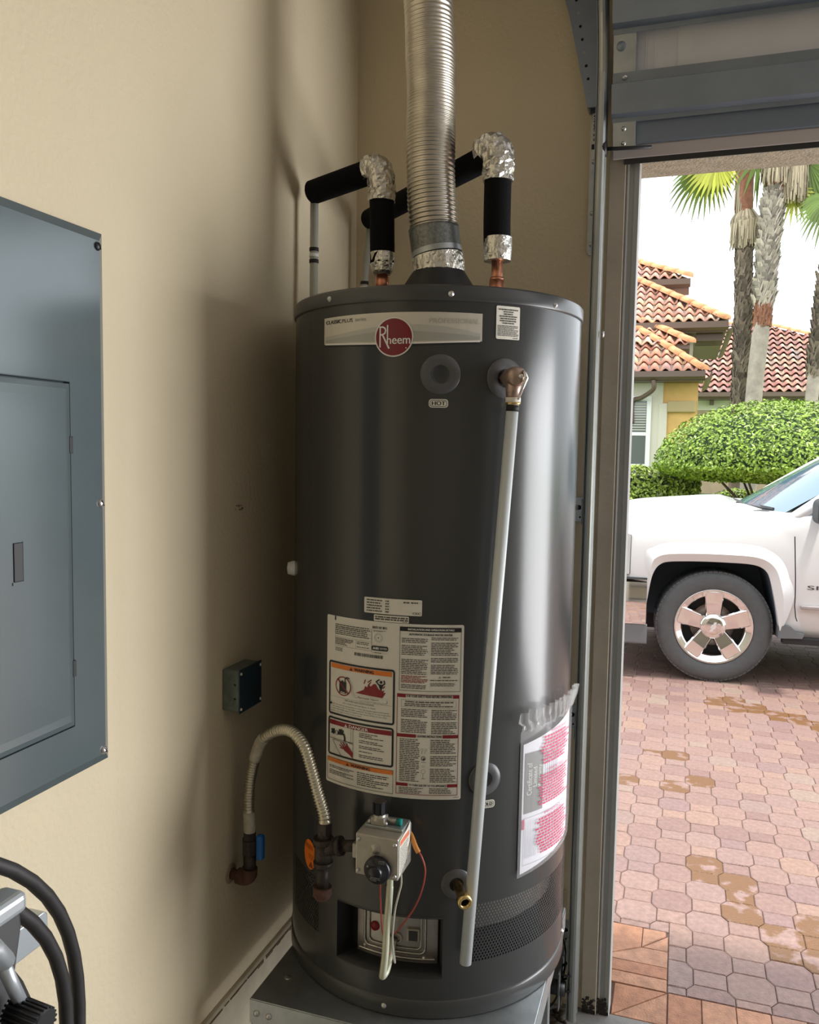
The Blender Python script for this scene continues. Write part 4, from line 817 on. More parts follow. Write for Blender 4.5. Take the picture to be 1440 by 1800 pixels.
fp = spline([(0.053, -0.748, 0.765), (0.052, -0.749, 0.810), (0.050, -0.745, 0.860), (0.056, -0.742, 0.915), (0.082, -0.752, 0.985), (0.120, -0.775, 1.020), (0.165, -0.805, 1.045), (0.205, -0.828, 1.050), (0.240, -0.848, 1.030), (0.262, -0.860, 0.990), (0.282, -0.870, 0.945), (0.300, -0.878, 0.905), (0.303, GY, 0.885)], 12)
fp = resample(fp, 0.0018); tot = len(fp); rad = []
for i in range(tot):
    u = i/tot; sm_ = u < 0.09 or 0.30 < u < 0.43 or u > 0.99
    rad.append(0.0135 if sm_ else 0.0116+0.0016*sin(2*pi*i/3.6))
MB().tube(fp, rad, 16).build('flexible_connector', M['flex'], gl, label='ribbed steel flexible connector')
i0, i1 = int(0.0*tot), int(0.09*tot); MB().tube(fp[i0:i1], 0.0139, 16).build('coated_sleeve', M['flexs'], gl)
i0, i1 = int(0.30*tot), int(0.43*tot); MB().tube(fp[i0:i1], 0.0139, 16).build('coated_sleeve', M['flexs'], gl)
MB().tube([(0.303, GY, 0.890), (0.303, GY, 0.866)], 0.0165, 6, smooth=False).tube([(0.302, GY, 0.868), (0.302, GY, 0.850)], 0.014, 14).build('connector_nut', M['iron'], gl)
tee = MB().tube([(0.300, GY, 0.856), (0.300, GY, 0.844)], 0.0215, 18).tube([(0.300, GY, 0.850), (0.300, GY, 0.800)], 0.0185, 18).tube([(0.300, GY, 0.806), (0.300, GY, 0.796)], 0.0205, 18)
tee.tube([(0.300, GY, 0.832), (0.335, GY, 0.844)], 0.0165, 16).tube([(0.332, GY, 0.843), (0.342, GY, 0.846)], 0.020, 16).build('pipe_tee', M['iron'], gl)
MB().tube([(0.338, GY, 0.845), (0.385, GY, 0.853)], 0.0120, 14).build('pipe_nipple', M['iron'], gl)
MB().tube([(0.300, GY, 0.798), (0.299, GY, 0.745)], 0.0130, 14).build('drip_leg', M['iron'], gl)
MB().tube([(0.299, GY, 0.750), (0.299, GY, 0.732), (0.299, GY, 0.724)], [0.0195, 0.0195, 0.015], 16).build('drip_cap', M['rust'], gl, label='rusty end cap')

# ================================================================== WATER PIPES, VENT
def crumple(pts, r, name, parent, seed, amp=0.12, n=20):
    rr = random.Random(seed); P_, fr = frames(pts); vs = []; kx = len(P_); q = r if isinstance(r, list) else [r]*kx
    for j, (p, (a, b)) in enumerate(zip(P_, fr)):
        for i in range(n): t = 2*pi*i/n; w_ = q[j]*(1+amp*rr.uniform(-.6, 1)*(0.4 if j in (0, kx-1) else 1)); vs.append(p+a*cos(t)*w_+b*sin(t)*w_)
    fs = [(j*n+i, j*n+(i+1) % n, (j+1)*n+(i+1) % n, (j+1)*n+i) for j in range(kx-1) for i in range(n)]
    fs += [tuple(reversed(range(n))), tuple(range((kx-1)*n, kx*n))]
    return MB().add(vs, fs, False).build(name, M['foil'], parent)
def seg(a, b, n): return [Vector(a).lerp(Vector(b), i/n) for i in range(n+1)]
IR = 0.0300
# left (hot)
hp = thing('hot_water_pipe', (0.264, TY, 1.994), 'left hot water pipe in black foam with foil elbow, running to the left wall', 'pipe')
MB().tube([(0.266, TY, 1.99), (0.266, TY, 2.10)], 0.0135, 16).tube([(0.266, TY, 2.05), (0.266, TY, 2.082)], 0.0165, 16).build('copper_stub', M['copper'], hp)
MB().tube(spline([(0.266, TY, 2.115), (0.264, TY, 2.20), (0.262, TY, 2.285)]), IR, 20).build('foam_sleeve', M['foam'], hp, label='vertical black foam sleeve')
crumple([(0.266, TY, 2.088), (0.266, TY, 2.096), (0.266, TY, 2.110), (0.266, TY, 2.128), (0.266, TY, 2.140)], [0.020, 0.025, 0.029, 0.0305, 0.0305], 'foil_wrap', hp, 4, 0.06)
elb = spline([(0.262, TY, 2.262), (0.262, TY, 2.29), (0.257, TY+0.001, 2.325), (0.245, TY+0.004, 2.343), (0.222, TY+0.012, 2.343)], 5)
crumple(elb, 0.0325, 'foil_elbow', hp, 5, 0.10)
HL0, HL1 = Vector((0.238, -0.476, 2.340)), Vector((0.045, -0.412, 2.322))
MB().tube([HL1-(HL0-HL1).normalized()*0.006, HL1, HL0], [0.024, IR, IR], 20).build('foam_sleeve', M['foam'], hp, label='horizontal black foam sleeve')
MB().tube([(0.048, -0.408, 2.315), (0.048, -0.408, 1.30)], 0.0108, 14).build('plastic_riser', M['cpvc'], hp, label='grey plastic riser against the left wall')
for z in (2.163, 2.148, 2.178): MB().tube([(0.048, -0.408, z-0.0045), (0.048, -0.408, z+0.0045)], 0.0122, 14).build('stripe_band', M['blk'] if z != 2.163 else M['white'], hp)
# right (cold)
cp = thing('cold_water_pipe', (0.549, TY, 1.994), 'right cold water pipe in black foam with foil elbow, crossing behind the vent duct', 'pipe')
MB().tube([(0.551, TY, 1.99), (0.551, TY, 2.12)], 0.0130, 16).tube([(0.551, TY, 1.994), (0.551, TY, 2.062)], 0.0175, 16).tube([(0.551, TY, 2.058), (0.551, TY, 2.068)], 0.0160, 16).build('copper_stub', M['copper'], cp)
MB().tube(spline([(0.550, TY, 2.130), (0.548, TY, 2.20), (0.548, TY, 2.315)]), 0.0315, 20).build('foam_sleeve', M['foam'], cp, label='vertical black foam sleeve')
crumple(seg((0.551, TY, 2.105), (0.551, TY, 2.158), 3), [0.0315, 0.0325, 0.0325, 0.0325], 'foil_wrap', cp, 7, 0.02, 28)
CR0, CR1 = Vector((0.530, -0.468, 2.353)), Vector((0.066, -0.058, 2.345))
elb = spline([(0.548, TY, 2.285), (0.548, TY, 2.32), (0.545, TY+0.002, 2.352), (0.530, TY+0.016, 2.368), (0.505, TY+0.038, 2.366)], 5)
crumple(elb, 0.0355, 'foil_elbow', cp, 9, 0.12)
MB().tube([CR1-(CR0-CR1).normalized()*0.006, CR1, CR0], [0.024, IR, IR], 20).build('foam_sleeve', M['foam'], cp, label='long slanting black foam sleeve')
MB().tube([(0.068, -0.055, 2.345), (0.044, -0.055, 2.10), (0.034, -0.055, 1.30)], 0.0108, 14).build('plastic_riser', M['cpvc'], cp, label='grey plastic riser in the wall corner')
for q in (0.185, 0.215, 0.20):
    c = Vector((0.068, -0.055, 2.345)).lerp(Vector((0.044, -0.055, 2.10)), q/0.245); MB().tube([c-Vector((0, 0, 0.0045)), c+Vector((0, 0, 0.0045))], 0.0122, 14).build('stripe_band', M['blk'] if q != 0.20 else M['white'], cp)
# vent
vt = thing('vent_duct', (TX, TY, 1.994), 'ribbed flexible aluminium vent duct rising from the heater top', 'duct')
MB().lathe([(0.120, 1.9945), (0.110, 2.010), (0.072, 2.072), (0.061, 2.088), (0.058, 2.095)], 32, Tm).build('draft_hood', M['black'], vt, label='black conical draft hood')
dpth = spline([(TX, TY, 2.075), (TX-0.003, TY, 2.11), (TX-0.011, TY, 2.16), (TX-0.016, TY, 2.20), (TX-0.024, TY, 2.30), (TX-0.027, TY, 2.42), (TX-0.028, TY, 2.52), (TX-0.038, TY, 2.70), (TX-0.052, TY, 2.90), (TX-0.060, TY, CH)], 12)
dl_ = resample(dpth, 0.0014); R_ = []; st0 = next(i for i, p in enumerate(dl_) if p.z > 2.185)
rr = random.Random(3); ph = 0.0; step_ = 0.0095
Rr = []
for i, p in enumerate(dl_[st0:]):
    ph += 2*pi*0.0014/(0.0088*(1+0.25*sin(i*0.021)+0.15*sin(i*0.0731)))
    Rr.append(0.0568+0.0016*sin(ph)+0.0007*sin(i*0.05))
MB().tube(dl_[st0:], Rr, 40, caps=False).build('ribbed_duct', M['duct'], vt)
def part(a, b): return [p for p in dl_ if a <= p.z <= b]
q = part(2.130, 2.192)[::6]; MB().tube(q, [0.0600+0.0008*(i in (0, len(q)-1)) for i in range(len(q))], 40).build('metal_collar', M['galvband'], vt, label='dark spangled metal collar')
q = part(2.124, 2.138)[::3]; MB().tube(q, 0.0612, 40, caps=False).build('clamp_band', M['galv'], vt)
q = part(2.082, 2.128)[::7]; crumple(q, 0.0620, 'foil_tape', vt, 12, 0.035, 44)

# ================================================================== WARRANTY BAG
wb_ = thing('warranty_bag', tuple(cyd(68, 0.75, TR+0.012)), 'clear plastic bag with warranty papers hanging on the heater right side', 'bag')
BR = TR+0.006
def onG(off): return lambda d, z: cyd(d, z + 0.0004*(d-50)*0, BR+off+0.004*sin(RAD((d-50)*4.5)))
def skew(f, zt=0.0): return f
G = onG
pp = Flat().poly([(52.0, 0.752), (84.5, 0.785), (85.5, 1.075), (52.2, 1.040)]).build('booklet', M['bagpaper'], wb_, G(0.0), 3, label='folded white booklet')
Flat().rect(53.0, 0.886, 62.3, 1.020).build('grey_title_block', M['baggrey'], pp, G(0.0008), 3)
ct = Flat().text('Certificate of', 54.0, 0.926, 56.4, 0.998, rot=True).text('Limited', 56.9, 0.942, 58.9, 0.985, rot=True).text('Warranty', 59.4, 0.937, 61.6, 0.988, rot=True)
ct.build('title_lettering', M['white'], pp, G(0.0014), 3)
gr = Flat().frame(52.9, 0.765, 83.0, 0.876, 0.0007).rect(52.9, 0.7, 52.9, 0.7)
gr = Flat(); gr.rect(53, 0.875, 82, 0.876); gr.rect(53, 0.770, 53.15, 0.875); gr.rect(53, 0.770, 82, 0.771)
for i in range(14): gr.rect(53.8+i*0.42, 0.785, 53.92+i*0.42, 0.868-0.02*(i % 3))
for i in range(7): gr.rect(63.5+i*1.3, 0.945+0.004*(i % 2), 63.8+i*1.3, 1.02-0.01*(i % 3))
gr.ringp(65.0, 0.990, 0.012, 0.014, 16) if False else None
gr.build('grey_print', mat('pale_grey_ink', (0.45, 0.45, 0.50), 0.5), pp, G(0.0010), 3)
Flat().rect(52.2, 0.852, 53.3, 0.874).build('magenta_mark', M['pink'], pp, G(0.0012), 3)
bagp = Flat().poly([(50.3, 0.747), (86.2, 0.777), (90.2, 0.815), (90.5, 1.092), (50.3, 1.070)]).build('polythene_pouch', M['poly'], wb_, G(0.0035), 3, label='clear polythene')
pk = Flat(); r2 = random.Random(11)
def pinkblock(za, zb, n, a=58.5, b=82.0):
    h = (zb-za)/n
    for i in range(n):
        z = zb-(i+0.5)*h; u = i/max(1, n-1); s_ = a+3.0*abs(u-0.5)*r2.random()+2*r2.random(); e = b-5*r2.random(); x = s_
        while x < e: w_ = r2.uniform(0.6, 2.2); sl_ = 0.0012; pk.poly([(x, z-h*.27+(x-60)*sl_*0), (min(x+w_, e), z-h*.27), (min(x+w_, e), z+h*.27), (x, z+h*.27)]); x += w_+0.35
pinkblock(0.985, 1.050, 9, 60); pk.text('IMPORTANT', 66, 1.053, 78, 1.0585)
pinkblock(0.895, 0.965, 11, 59); pk.text('IMPORTANT', 65, 0.968, 76, 0.9735)
pinkblock(0.785, 0.868, 12, 58); pk.text('IMPORTANT', 63, 0.872, 74, 0.8775)
pk.build('magenta_print', M['pink'], wb_, G(0.0042), 3, label='magenta printed notice on the pouch')
fl = MB(); cols = 44; vs = []
for j in range(4):
    for i in range(cols+1):
        d = 47.8+(91.5-47.8)*i/cols if j > 1 else 50.3+(90.5-50.3)*i/cols
        z = (1.070, 1.082, 1.092, 1.115)[j]+0.012*i/cols+0.003*sin(i*0.9+j)
        vs.append(cyd(d, z, BR+0.006+0.0045*sin(i*1.7+j*0.4)*(0.5+0.4*j)+0.002*j))
fl.add(vs, [(j*(cols+1)+i, j*(cols+1)+i+1, (j+1)*(cols+1)+i+1, (j+1)*(cols+1)+i) for j in range(3) for i in range(cols)], True)
fl.build('ruffled_top', mat('ruffled_polythene', (0.85, 0.86, 0.86), 0.15, alpha=0.30, spec=1.0), wb_, label='ruffled cut edge of the plastic bag', recalc=False)

# ================================================================== LEFT WALL FITTINGS
ep = thing('electrical_panel', (0.0, -1.40, 1.10), 'blue-grey steel breaker panel cover on the left wall', 'electrical panel')
Y0, Y1, Z0, Z1 = -1.615, -1.188, 1.099, 2.029
def fr_(y0, z0, y1, z1, x): return [Vector((x, y0, z0)), Vector((x, y1, z0)), Vector((x, y1, z1)), Vector((x, y0, z1))]
cv = MB(); a = fr_(Y0, Z0, Y1, Z1, 0.0005)+fr_(Y0, Z0, Y1, Z1, 0.010)+fr_(Y0+0.016, Z0+0.016, Y1-0.016, Z1-0.016, 0.0175)
DY0, DY1, DZ0, DZ1 = -1.522, -1.281, 1.188, 1.768
a += fr_(DY0, DZ0, DY1, DZ1, 0.0175)+fr_(DY0, DZ0, DY1, DZ1, 0.006)
fs = []
for L0 in (0, 4, 8, 12): fs += [(L0+i, L0+(i+1) % 4, L0+4+(i+1) % 4, L0+4+i) for i in range(4)]
fs.append((16, 17, 18, 19)); fs.append((3, 2, 1, 0)); cv.add(a, fs); cv.build('cover', M['panel'], ep, bevel=0.0012)
dr = MB(); a = fr_(DY0+0.003, DZ0+0.003, DY1-0.003, DZ1-0.003, 0.0065)+fr_(DY0+0.003, DZ0+0.003, DY1-0.003, DZ1-0.003, 0.0195)+fr_(DY0+0.012, DZ0+0.012, DY1-0.012, DZ1-0.012, 0.0215)+fr_(DY0+0.024, DZ0+0.024, DY1-0.014, DZ1-0.026, 0.0205)
fs = []
for L0 in (0, 4, 8): fs += [(L0+i, L0+(i+1) % 4, L0+4+(i+1) % 4, L0+4+i) for i in range(4)]
fs += [(12, 13, 14, 15), (3, 2, 1, 0)]; dr.add(a, fs); dro = dr.build('panel_door', M['panel'], ep, bevel=0.0012)
for z in (1.665, 1.289): MB().box(0.010, DY1-0.006, z-0.014, 0.0215, DY1+0.0015, z+0.014).build('hinge', M['black'], dro, bevel=0.001)
MB().box(0.0205, -1.412, 1.455, 0.0225, -1.394, 1.515).build('latch_slot', M['black'], dro, bevel=0.001)
MB().box(0.0205, -1.4145, 1.450, 0.0220, -1.3925, 1.4545).box(0.0205, -1.3935, 1.4545, 0.0220, -1.3920, 1.5155).build('latch_rim', M['panel'], dro)
for y in (-1.209, -1.594):
    for z in (2.003, 1.564, 1.122):
        s_ = MB().lathe([(0.0001, 0.0055), (0.004, 0.005), (0.007, 0.003), (0.0078, 0)], 16, look((0.0170, y, z), (1, 0, 0))).build('screw', M['black'] if z > 1.9 else M['screw'], ep)
        MB().box(-0.0005, -0.0055, 0.0045, 0.0008, 0.0055, 0.006, look((0.0170, y, z), (1, 0, 0)) @ Matrix.Rotation(0.6, 4, 'Z')).build('screw_slot', M['dark'], s_)

jb = thing('junction_box', (0.0, -0.74, 1.05), 'small square steel junction box on the left wall above the gas valve', 'junction box')
MB().box(0.0005, -0.782, 1.062, 0.043, -0.682, 1.158).build('box_body', M['boxst'], jb, bevel=0.003)
jc = MB().box(0.043, -0.784, 1.058, 0.0465, -0.680, 1.160).build('cover_plate', M['boxblue'], jb, bevel=0.002)
for y, z in ((-0.777, 1.150), (-0.687, 1.068), (-0.687, 1.150), (-0.777, 1.068)): MB().sphere((0.047, y, z), 0.004, 8, 5).build('screw', M['screw'], jc)
for x, z in ((0.034, 1.125), (0.034, 1.092)): MB().lathe([(0.0001, 0.0004), (0.0028, 0.0004)], 10, look((x, -0.7822, z), (0, -1, 0))).build('pilot_hole', M['dark'], jb)
for z in (1.135, 1.085): MB().tube([(0.020+0.011*cos(2*pi*i/24), -0.7824, z+0.011*sin(2*pi*i/24)) for i in range(25)], 0.0007, 6, caps=False).build('knockout', M['boxst'], jb)

hr = thing('hose_reel', (0.0, -1.80, 0.45), 'wall-mounted silver and black reel with loops of black hose, below the breaker panel', 'hose reel')
HC = (-1.800, 0.800)
def loop(ry, rz, x, a0, a1, r=0.0098, dy=0, dz=0, n=48):
    return [(x+0.006*sin(i*0.5), HC[0]+dy+ry*cos(RAD(a0+(a1-a0)*i/n)), HC[1]+dz+rz*sin(RAD(a0+(a1-a0)*i/n))) for i in range(n+1)]
hpth = loop(0.368, 0.392, 0.152, -150, 170)+loop(0.330, 0.350, 0.160, -170, 175)[3:]+loop(0.272, 0.285, 0.150, -165, 180)[3:]+loop(0.255, 0.255, 0.125, -170, 175)[3:]+loop(0.235, 0.24, 0.100, -170, 175)[3:]
MB().tube(hpth, 0.0100, 12).build('hose', M['rubber'], hr, label='coiled black hose')
MB().lathe([(0.0001, 0.03), (0.225, 0.03), (0.235, 0.035), (0.235, 0.045), (0.10, 0.048), (0.10, 0.150), (0.20, 0.155), (0.205, 0.165), (0.0001, 0.168)], 40, look((0, HC[0], HC[1]), (1, 0, 0))).build('drum', M['black'], hr)
MB().box(0.001, HC[0]-0.05, 0.50, 0.030, HC[0]+0.05, 1.08).build('wall_plate', M['silver'], hr, bevel=0.004)
MB().prism(rrect(-1.50, 0.862, -1.367, 0.914, 0.01), 0.001, 0.032, 'x').build('wall_bracket', M['silver'], hr, bevel=0.002)
MB().box(0.175, HC[0]-0.02, 1.076, 0.215, -1.598, 1.104).build('top_arm', M['silver'], hr, bevel=0.009, seg=3)
MB().prism([(-1.86, 1.078), (-1.602, 1.078), (-1.600, 1.055), (-1.612, 1.00), (-1.635, 0.92), (-1.65, 0.80), (-1.86, 0.80)], 0.178, 0.205, 'x').build('side_cover', M['dgrey'], hr, bevel=0.004)
MB().tube([(0.232, -1.74, 1.115), (0.232, -1.68, 1.078), (0.232, -1.662, 1.052)], [0.010, 0.014, 0.013], 12, flat=1.5).build('crank_head', M['silver'], hr)
MB().tube([(0.235, -1.665, 1.055), (0.235, -1.632, 0.972)], 0.0085, 8).build('crank_rod', M['silver'], hr)
kb = MB().tube([(0.225, -1.640, 0.972), (0.275, -1.640, 0.966)], [0.017, 0.018], 16); 
for i in range(20):
    a = 2*pi*i/20; kb.tube([Vector((0.225, -1.640+0.018*cos(a), 0.972+0.018*sin(a))), Vector((0.275, -1.640+0.019*cos(a), 0.966+0.019*sin(a)))], 0.0018, 5)
kb.build('crank_knob', M['black'], hr, label='ribbed black knob')

# ================================================================== OUTSIDE GROUND
gr_ = struct('ground', MB().box(-40, 0.0, -0.30, 60, 120, -0.011), M['grass'])
struct('driveway_bed_trim', MB().box(-4, 0.262, -0.0105, 16, 9.6, -0.0055).box(0.805, 0.001, -0.0105, 5.69, 0.262, -0.0055), M['joint'])
PW, PV_ = 0.122, 0.222
def octo(s=1.0): g_ = 0.0012; return [(0.0715-g_, -0.041), (0.0715-g_, 0.041), (0.0505-g_*0.6, 0.070-g_), (-0.0505+g_*0.6, 0.070-g_), (-0.0715+g_, 0.041), (-0.0715+g_, -0.041), (-0.0505+g_*0.6, -0.070+g_), (0.0505-g_*0.6, -0.070+g_)]
def recp(): g_ = 0.0012; return [(0.0505-g_, -0.041+g_), (0.0505-g_, 0.041-g_), (-0.0505+g_, 0.041-g_), (-0.0505+g_, -0.041+g_)]
def paver_geo(poly, cx=0, cyy=0, dz=0.0, ins=0.0035):
    n = len(poly); A_ = sum(p[0] for p in poly)/n, sum(p[1] for p in poly)/n
    def sh_(p, k_): 
        d = Vector((p[0]-A_[0], p[1]-A_[1])); l = d.length; d = d*((l-k_)/l); return (A_[0]+d.x, A_[1]+d.y)
    vs = [(p[0]+cx, p[1]+cyy, -0.0095) for p in poly]+[(p[0]+cx, p[1]+cyy, -0.0028+dz) for p in poly]+[(sh_(p, ins)[0]+cx, sh_(p, ins)[1]+cyy, dz) for p in poly]
    fs = [(i, (i+1) % n, n+(i+1) % n, n+i) for i in range(n)]+[(n+i, n+(i+1) % n, 2*n+(i+1) % n, 2*n+i) for i in range(n)]+[tuple(2*n+i for i in range(n))]
    return vs, fs
def meshof(name, poly, m):
    me = bpy.data.meshes.new(name); v, f_ = paver_geo(poly); me.from_pydata(v, [], f_); me.materials.append(m); me.update(); return me
dv_ = thing('paved_driveway', (1.2, 0.2, -0.006), 'driveway of pink and tan octagonal concrete pavers in front of the garage', 'driveway')
mo, mr_ = meshof('octagon_paver', octo(), M['paver']), meshof('square_paver', recp(), M['paver'])
mow, mrw = meshof('stained_octagon_paver', octo(), M['paverw']), meshof('stained_square_paver', recp(), M['paverw'])
def place(name, me, x, y, z, parent, rx=0, ry=0):
    o = bpy.data.objects.new(name, me); COL.objects.link(o); o.parent = parent; o.location = Vector((x, y, z))-ORG[parent.name]; o.rotation_euler = (rx, ry, 0); return o
def clip(poly, ax, lim):      # keep the side where coordinate >= lim
    o = []
    for i in range(len(poly)):
        a, b = poly[i-1], poly[i]; ia, ib = a[ax] >= lim, b[ax] >= lim
        if ia != ib: t_ = (lim-a[ax])/(b[ax]-a[ax]); o.append((a[0]+(b[0]-a[0])*t_, a[1]+(b[1]-a[1])*t_))
        if ib: o.append(b)
    return o
def stained(x, y):      # the rusty patch running diagonally at lower right
    c = 1.12+(1.06-y)*0.5; return (abs(x-c) < 0.075 and 0.22 < y < 1.12) or (1.40 < x < 1.56 and y < 0.76) or (abs(y-3.45+0.5*(x-1.2)) < 0.13 and 1.15 < x < 2.2) or any(abs(x-a)+abs(y-b) < 0.07 for a, b in ((0.938, 2.267), (1.085, 1.945), (0.976, 1.828), (0.74, 1.815)))
def edge(poly, m='pavero', nm='edging_brick'):
    a, b = paver_geo(poly, 0, 0, rnd.uniform(-0.001, 0.001)); MB().add([Vector(v) for v in a], b).build(nm, M[m], dv_, recalc=False)
cand = []
for i in range(-16, 90):
    x = 0.884+PW*i
    for j in range(-3, 44):
        yo = 0.603+PV_*j+(PV_/2 if i % 2 else 0); yr = yo+PV_/2
        for kind_, y in (('o', yo), ('r', yr)):
            if y > 9.5 or y < 0.10 or (x > 5.55 and y < 0.45): continue
            if y < 0.64 and x < 1.08 or y < 0.24:
                if x < 0.2 and y < 0.5: continue
                poly = [(x+a, y+b) for a, b in (octo() if kind_ == 'o' else recp())]
                if x >= 0.95 and y < 0.56:
                    q2 = clip([(-a, b) for a, b in clip(poly, 1, 0.500)], 0, -1.0); q2 = [(-a, b) for a, b in reversed(q2)]
                    if len(q2) > 2 and max(p[1] for p in q2)-0.5 > 0.012 and 1.0-min(p[0] for p in q2) > 0.012: edge(q2[::-1], 'paver', 'paver')
                    poly = clip(poly, 0, 1.001)
                else: poly = clip(poly, 1, 0.500)
                if poly: poly = clip(poly, 1, 0.163)
                if len(poly) < 3 or max(p[0] for p in poly)-min(p[0] for p in poly) < 0.012 or max(p[1] for p in poly)-min(p[1] for p in poly) < 0.012: continue
                if x < 3: edge(poly, 'paver', 'paver')
                continue
            lx = 0.98-0.068*(y+2.4)-0.08; rx_ = 0.98+0.146*(y+2.4)+0.1
            vis = lx < x < rx_ and y < 4.2
            cand.append((vis, y, x, kind_))
visl = sorted([c for c in cand if c[0]], key=lambda c: c[1]); near = visl[:268]; ns = set((c[1], c[2]) for c in near)
for _, y, x, kd in near:
    s_ = stained(x, y); me = (mow if s_ else mo) if kd == 'o' else (mrw if s_ else mr_)
    place('paver', me, x, y, rnd.uniform(-0.0012, 0.0008)-0.0, dv_, rnd.uniform(-.006, .006), rnd.uniform(-.006, .006))
fm = MB()
for v, y, x, kd in cand:
    if (y, x) in ns: continue
    a, b = paver_geo(octo() if kd == 'o' else recp(), x, y, rnd.uniform(-0.001, 0.001)); fm.add(a, b)
fm.build('distant_pavers', M['pavers'], dv_, kind='stuff', recalc=False)
# edging: rectangular bricks along the garage and a mitred corner by the jamb
x = 1.002
while x < 5.55: edge([(x+0.001, 0.004), (x+0.097, 0.004), (x+0.097, 0.160), (x+0.001, 0.160)]); x += 0.098
for ya, yb in ((0.162, 0.222), (0.224, 0.284)): edge([(0.808, ya), (0.998, ya), (0.998, yb), (0.808, yb)])
edge([(0.800, 0.286), (0.998, 0.286), (0.998, 0.377), (0.915, 0.377), (0.800, 0.298)]); edge([(0.917, 0.379), (0.998, 0.379), (0.998, 0.470)]); edge([(0.790, 0.294), (0.912, 0.379), (0.912, 0.497), (0.790, 0.497)]); edge([(0.914, 0.382), (0.990, 0.470), (0.990, 0.497), (0.914, 0.497)])
edge([(0.842, 0.004), (0.842, 0.158), (0.998, 0.158)]); edge([(0.846, 0.004), (1.0, 0.004), (1.0, 0.156)])
# ================================================================== TRUCK
YAW = RAD(5)
tk = thing('pickup_truck', (1.239, 3.886, 0.0), 'white pickup truck parked side-on on the pavers outside', 'truck', YAW, local=True)
BW = 2.03; YC = BW/2-0.05
# stations: x, bottom z, shoulder z, hood-edge z, centre z, side inset at front
ST = [(-0.90, 0.50, 1.06, 1.075, 1.09, 0.22), (-0.84, 0.46, 1.11, 1.14, 1.145, 0.12), (-0.72, 0.44, 1.155, 1.19, 1.175, 0.045), (-0.60, 0.42, 1.178, 1.215, 1.192, 0.02), (-0.45, 0.40, 1.20, 1.238, 1.21, 0.0),
      (-0.2, 0.38, 1.225, 1.262, 1.235, 0.0), (0.05, 0.37, 1.245, 1.284, 1.258, 0.0), (0.22, 0.36, 1.255, 1.292, 1.272, 0.0), (0.36, 0.36, 1.252, 1.25, 1.24, 0.0), (0.6, 0.36, 1.252, 1.25, 1.25, 0.0), (1.2, 0.36, 1.26, 1.27, 1.28, 0.0),
      (2.4, 0.36, 1.27, 1.28, 1.29, 0.0), (2.78, 0.38, 1.33, 1.34, 1.34, 0.0), (3.6, 0.42, 1.34, 1.35, 1.35, 0.0), (4.8, 0.46, 1.35, 1.36, 1.36, 0.0), (4.87, 0.5, 1.33, 1.34, 1.34, 0.03)]
vs = []; NP = 11
for (x, zb, zs_, zh, zc, ins) in ST:
    h = [(0.20, zb+0.02), (0.06+ins, zb), (0.0+ins, zb+0.06), (-0.030+ins, 0.62), (-0.048+ins, 0.80), (-0.046+ins, 0.98), (-0.032+ins, zs_-0.09), (-0.002+ins, zs_-0.02), (0.06+ins, zs_), (0.24+ins*0.6, zh), (YC, zc)]
    vs += [(x, y, z) for y, z in h]+[(x, 2*YC-y, z) for y, z in reversed(h[:-1])]
nn = 2*NP-1; fs = [(i*nn+j, i*nn+(j+1) % nn, (i+1)*nn+(j+1) % nn, (i+1)*nn+j) for i in range(len(ST)-1) for j in range(nn)]
fs += [tuple(range(nn)), tuple(reversed(range((len(ST)-1)*nn, len(ST)*nn)))]
body = MB().add(vs, fs, True).build('body', [M['twhite'], M['tliner']], tk)
def arch(cx):
    pts = [(-0.51, 0.30), (-0.49, 0.42), (-0.462, 0.66), (-0.445, 0.76), (-0.42, 0.822), (-0.385, 0.858), (-0.34, 0.874), (-0.25, 0.882), (-0.08, 0.888), (0.12, 0.887), (0.225, 0.882), (0.29, 0.866), (0.33, 0.835), (0.352, 0.79), (0.378, 0.69), (0.41, 0.54), (0.432, 0.42), (0.445, 0.30)]
    return [(cx+q_.x, q_.z) for q_ in spline([(a, 0, b) for a, b in pts], 3)]
cut = []
for cx in (0.0, 3.645):
    for (d0, d1) in ((-0.2, 0.36), (2*YC-0.36, 2*YC+0.2)):
        c = MB().prism(arch(cx), d0, d1, 'y', mi=1).build('cut', [M['twhite'], M['tblack']], tk); cut.append(c)
def slot(pts, w_=0.007, depth=0.02):
    for (a, b) in zip(pts, pts[1:]):
        d = Vector((b[0]-a[0], b[1]-a[1])).normalized(); n_ = Vector((-d.y, d.x))*w_/2; e = d*0.002
        q = [(a[0]-n_.x-e.x, a[1]-n_.y-e.y), (b[0]-n_.x+e.x, b[1]-n_.y+e.y), (b[0]+n_.x+e.x, b[1]+n_.y+e.y), (a[0]+n_.x-e.x, a[1]+n_.y-e.y)]
        cut.append(MB().prism(q, -0.10, -0.03+depth, 'y', mi=1).build('cut', [M['twhite'], M['tblack']], tk))
slot([(0.505, 1.09), (0.512, 0.95), (0.527, 0.70), (0.530, 0.60), (0.542, 0.52), (0.572, 0.438)]); slot([(0.572, 0.438), (1.62, 0.438)]); slot([(0.572, 0.438), (0.572, 0.385)]); slot([(1.62, 0.432), (1.63, 1.17)]); slot([(2.75, 0.5), (2.75, 1.2)])
bake(body, cut)
bpy.data.objects[body.name].data.polygons.foreach_set('use_smooth', [p.material_index == 0 for p in body.data.polygons]) 
es = body.modifiers.new('edge', 'EDGE_SPLIT'); es.split_angle = RAD(38)
